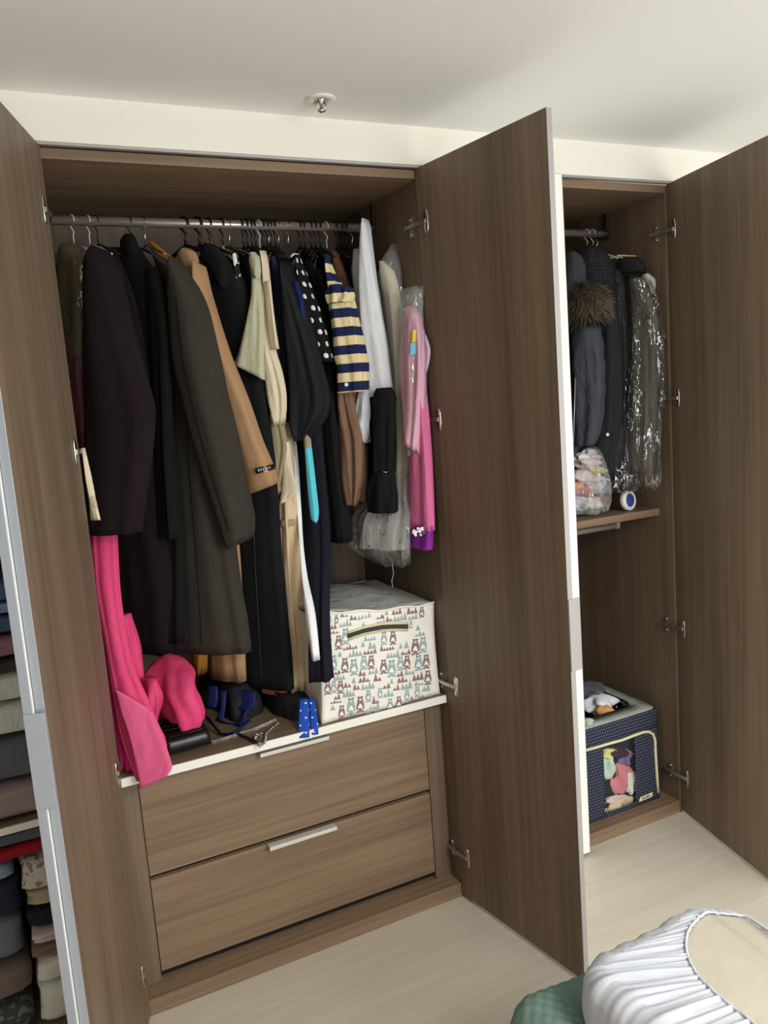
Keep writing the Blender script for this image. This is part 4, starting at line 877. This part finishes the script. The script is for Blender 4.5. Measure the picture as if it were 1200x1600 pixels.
for i in range(6):
    p_ = q0.lerp(q1, .18+.11*i).lerp(q3.lerp(q2, .18+.11*i), .3); e_ = (q1-q0)*.07; h_ = (q3-q0)*(.5 if i in (0, 3) else .36)
    b.obox(p_-V((0, .0006, 0)), e_, V((0, .0005, 0)), h_)
obj('label_marks', b, 'print_dark', lb)
def bundle(name, label, px, py, Yp, r, mt, seed, cat='clothing', amp=.22, grp='clothes in the dotted box'):
    c_ = at(px, py, Yp); mb = MB().blob(c_, r, seed, amp, 4, 24, 14); mb.org = V((c_.x, c_.y, c_.z-r[2])); return tag(obj(name, mb, mt), label, cat, grp)
bundle('white_cloth', 'white frilled cloth on top of the dotted box', 936, 1098, .20, (.055, .05, .034), 'white_cotton', 301, amp=.3)
bundle('peach_cloth', 'peach orange bundle on top of the dotted box', 944, 1112, .155, (.038, .036, .03), 'peach', 302)
bundle('grey_cloth', 'dark grey cloth at the back of the dotted box', 918, 1078, .33, (.07, .06, .03), 'slate', 303)
bundle('black_cloth', 'black and white cloth at the right of the dotted box opening', 974, 1104, .22, (.035, .05, .024), 'mono_print', 304)
bundle('mint_cloth', 'pale mint cloth poking out beside the white door', 917, 1135, .10, (.03, .03, .03), 'mint', 305)
for i, (px, py, rx, rz, mt, lab) in enumerate([(968, 1215, .036, .055, 'rose', 'rose pink cloth pressed behind the clear window'), (948, 1195, .026, .045, 'mint', 'pale green cloth behind the upper window left'), (984, 1222, .026, .045, 'warm_white', 'off white cloth behind the window right'), (962, 1256, .055, .026, 'trench_cotton', 'peach and cream cloth at the window bottom'), (946, 1178, .03, .016, 'pale_yellow', 'yellow cloth at the upper left of the window'), (976, 1184, .022, .03, 'violet', 'violet cloth at the upper right of the window'), (966, 1176, .03, .02, 'plum_dark', 'dark plum cloth at the top of the window'), (955, 1247, .04, .012, 'pale_rose', 'pale rose folded cloth below the pink one')]):
    c_ = at(px, py, .085); c_.y = .09; rx *= 1.3; rz *= 1.25; mb = MB().blob(c_, (rx, .024, rz), 320+i, .28, 5, 28, 16); mb.org = V((c_.x, c_.y, c_.z-rz)); tag(obj('folded_cloth', mb, mt), lab, 'clothing', 'clothes in the dotted box')
# ------------------------------------------------------------------ folded clothes in the left wardrobe
def folded(name, label, x0, x1, z0, z1, mt, seed, y0=.035, y1=.40, cat='clothing'):
    R_ = random.Random(seed); mb = MB(); rings = []; n = 32; hz = (z1-z0)/2
    for i in range(13):
        t = i/12; e = min(1, .82+min(t, 1-t)*1.6); ring = []
        for k in range(n):
            a = 2*PI*k/n; ca, sa = math.cos(a), math.sin(a)
            yy = (y0+y1)/2+(y1-y0)/2*e**.3*math.copysign(abs(ca)**.35, ca); zz = (z0+z1)/2+hz*e*math.copysign(abs(sa)**.5, sa)*(1+.05*math.sin(5*t+seed))
            if ca < -.8: yy += .006*math.exp(-(sa/.12)**2)*6*.3
            ring.append(V((x0+(x1-x0)*t+.004*math.sin(3*a+seed), yy+.006*math.sin(4*t+seed+3*a), zz)))
        rings.append(ring)
    mb.loft(rings); mb.org = V(((x0+x1)/2, (y0+y1)/2, z0)); return tag(obj(name, mb, mt), label, cat, 'folded clothes in the left wardrobe')
def zz(px, py): return at(px, py, .04).z
def zs(*rows): return rows
top = SH0+.0005
rows = [(1290, 1226, 'dusty_mauve', 'dusty mauve garment folded at the bottom of the upper pile'), (1226, 1152, 'slate', 'slate grey knit folded above the mauve one'), (1152, 1098, 'off_white_knit', 'lower of two off white knits in the pile'), (1098, 1050, 'off_white_knit', 'upper of two off white knits in the pile'), (1050, 1030, 'dark_brown', 'thin dark brown garment under the rose one'), (1030, 992, 'mauve_knit', 'rose mauve garment folded below the denim'), (992, 960, 'denim', 'mid blue jeans folded in the upper pile'), (960, 940, 'light_denim', 'pale blue jeans in the upper pile'), (940, 905, 'denim', 'topmost dark blue jeans in the upper pile')]
z0 = top
for i, (ya, yb, mt, lab) in enumerate(rows):
    z1 = zz(15, yb); folded('folded_garment', lab, -.44+.01*(i % 3), -.075-.012*(i % 2), z0, z1-.0006, mt, i+1); z0 = z1
zt = SH0-.02
# lower piles: left stack and right stack
def pile(x0, x1, px, rows, z0, sd):
    for i, (yb, mt, lab, nm) in enumerate(rows):
        z1 = zz(px, yb); folded(nm, lab, x0+.006*(i % 2), x1-.008*((i+1) % 2), z0, z1-.0006, mt, sd+i, .04+.006*(i % 3)); z0 = z1
pile(-.50, -.262, 18, [(1572, 'dark_pattern', 'dark patterned garment at the bottom of the lower left pile', 'folded_garment'), (1512, 'taupe_knit', 'taupe knit folded in the lower left pile', 'folded_garment'), (1436, 'blue_grey', 'blue grey fleece folded in the lower left pile', 'folded_garment'), (1376, 'navy_dark', 'navy trousers folded in the lower left pile', 'folded_garment'), (1350, 'light_denim', 'pale denim on top of the lower left pile', 'folded_garment')], .0455, 30)
pile(-.250, -.045, 68, [(1545, 'warm_white', 'white towel rolled at the bottom right of the lower shelf', 'folded_towel'), (1505, 'warm_white', 'white knit folded above the rolled towel', 'folded_garment'), (1482, 'cocoa', 'cocoa brown rolled garment on the white knit', 'folded_garment'), (1458, 'pale_rose', 'pale rose garment in the lower right pile', 'folded_garment'), (1422, 'ink', 'black garment in the lower right pile', 'folded_garment'), (1394, 'stone', 'stone coloured garment in the lower right pile', 'folded_garment'), (1340, 'paisley', 'paisley patterned roll on top of the lower right pile', 'folded_garment')], .0455, 50)
za = zz(30, 1345)+.001; folded('folded_garment', 'red garment lying across both lower piles', -.46, -.06, za, zz(30, 1322), 'red_cotton', 70)
folded('folded_garment', 'grey garment lying on the red one under the shelf', -.47, -.07, zz(30, 1322)+.0006, zt-.003, 'slate', 71)
# ------------------------------------------------------------------ bed corner, green quilt and mattress pad
bed = thing('bed', 'narrow low bed under the green quilt and white covered pad', 'bed', (.85, -1.7, 0))
obj('base', box(.66, 1.03, -2.4, -.95, .0, .24), 'bed_linen', bed, bevel=.02)
obj('mattress', box(.655, 1.035, -2.42, -.94, .24, .375), 'bed_linen', bed, bevel=.03)
qa = [atz(877, 1513, .385), atz(845, 1548, .385)]
QX0, QY0 = .585, -.815
def quilt(u, v):
    # u across x, v along y; hangs down past the edges
    x = QX0-.05+u*.40; y = QY0+.04-v*1.3; z = .388
    r = .06
    dx_ = max(0, QX0+r-x); dy_ = max(0, y-(QY0-r)); d = math.hypot(dx_, dy_)
    if d > 0:
        s = d/r; 
        if s <= 1: z -= r*(1-math.sqrt(max(0, 1-s*s)))
        else:
            k = r/d; x = QX0+r-dx_*k-.004*math.sin(30*v); y = (QY0-r)+dy_*k-.004*math.sin(25*u); z = .388-r-(d-r)*3.2
    z += .0022*math.sin(u*.46/.016*2*PI/2)*math.sin(v*1.3/.016*2*PI/2)+.006*math.sin(7*u+9*v)+.004*math.sin(15*v)
    return V((x, y, z))
qo = obj('green_quilt', MB().grid(quilt, 110, 240), 'quilt_green', None, solid=.006); tag(qo, 'sage green waffle textured quilt hanging over the bed corner', 'quilt')
# mattress pad turned face down, white gathered cover round a beige underside
pad = thing('mattress_pad', 'beige mattress pad in a white elastic gathered cover', 'mattress pad', (.87, -1.5, .40))
PX0, PX1, PY0, PY1, PZ = .668, 1.052, -.912, -2.35, .50
def outline(s):      # s 0..1 from near left end round the far end to the right end
    r = .09; L1 = abs(PY1-PY0)-r; La = r*PI/2; Lt = (PX1-PX0)-2*r; T = L1+La+Lt+La+L1; d = s*T
    if d < L1: return V((PX0, PY1+d, 0)), V((-1, 0, 0)), d, T
    d -= L1
    if d < La: a = d/r; return V((PX0+r-r*math.cos(a), PY0-r+r*math.sin(a), 0)), V((-math.cos(a), math.sin(a), 0)), d+L1, T
    d -= La
    if d < Lt: return V((PX0+r+d, PY0, 0)), V((0, 1, 0)), d+L1+La, T
    d -= Lt
    if d < La: a = d/r; return V((PX1-r+r*math.sin(a), PY0-r+r*math.cos(a), 0)), V((math.sin(a), math.cos(a), 0)), d+L1+La+Lt, T
    d -= La; return V((PX1, PY0-r-d, 0)), V((1, 0, 0)), d+L1+2*La+Lt, T
def inset(s):
    p_, n_, d, T = outline(s)
    left = .165; far = .055; right = .006
    k = max(0, -n_.x)*left+max(0, n_.y)*far+max(0, n_.x)*right
    return k
NS = 1500; rows_ = []
_r9 = .09; _L1 = abs(PY1-PY0)-_r9; _La = _r9*PI/2; _Lt = (PX1-PX0)-2*_r9
D0 = _L1-.10; D1 = _L1+_La+_Lt; D2 = D1+_La
def elastic(p_, d):
    if d < D0: return V((.835, p_.y-.02, 0))
    if d < D1: a = (d-D0)/(D1-D0)*PI/2*.97; return V((1.0-.165*math.cos(a), -1.122+.163*math.sin(a), 0))
    if d < D2: a = (d-D1)/(D2-D1); return V((1.0-.165*math.cos(PI/2*.97), -1.122+.163*math.sin(PI/2*.97), 0)).lerp(V((PX1-.006, PY0-_r9-.005, 0)), a)
    return V((PX1-.006, p_.y-.005*max(0, 1-(d-D2)/.1), 0))
el = []; padr = [[] for _ in range(6)]
for i in range(NS+1):
    s = i/NS; p_, n_, d, T = outline(s); e_ = elastic(p_, d); R_ = .045
    band = (e_-p_).length; prof = []
    R_ = min(R_, max(.012, band*.5))
    top0 = p_-n_*R_
    for j in range(25):
        q_ = j/24
        if q_ < .25: prof.append(p_+n_*(.004*math.sin(q_*4*PI))+V((0, 0, .392+(PZ-R_-.392)*q_*4)))
        elif q_ < .5: a = (q_-.25)*4*PI/2; prof.append(p_+n_*(-R_+R_*math.cos(a))+V((0, 0, PZ-R_+R_*math.sin(a))))
        else: t_ = (q_-.5)*2; c_ = top0.lerp(e_, t_); prof.append(V((c_.x, c_.y, PZ+.004*t_)))
    am = min(1, band/.06)
    row = []
    w1 = math.sin(2*PI*d/.023+2.2*math.sin(d*21)+1.5*math.sin(d*53)); w2 = math.sin(2*PI*d/.0135+1.9*math.sin(d*37)); w3 = math.sin(2*PI*d/.061+math.sin(d*13))
    for j, c_ in enumerate(prof):
        q_ = j/24; g_ = max(0, (q_-.2)/.8); sh = g_*(1-g_**6*.6)
        wv = am*(sh*(.0042*w1+.0024*w2*g_)+.004*w3*math.sin(PI*g_)*(q_ > .2))
        row.append(c_+(V((0, 0, 1)) if q_ > .5 else n_*(1-q_)+V((0, 0, q_)))*wv)
    rows_.append(row); el.append(row[-1]+V((0, 0, .0015)))
    if i % 10 == 0:
        for k_, (f_, z_) in enumerate(((None, .395), (None, PZ-.06), (.35, PZ-.022), (.75, PZ-.010), (.97, PZ+.001), (1.12, PZ+.002))):
            c_ = p_-n_*.012 if f_ is None else (p_-n_*.012).lerp(e_, f_); padr[k_].append(V((c_.x, c_.y, z_)))
mb = MB()
for r_ in rows_: mb.v += r_
for i in range(NS):
    for j in range(24):
        a = i*25+j; mb.face((a, a+25, a+26, a+1))
obj('gathered_cover', mb, 'cover_white', pad, solid=.0015)
obj('elastic_edge', MB().tube(el[::6], .003, 8), 'cover_white', pad)
mb = MB().loft(padr); obj('pad', mb, 'mattress_beige', pad, label='beige underside of the pad')
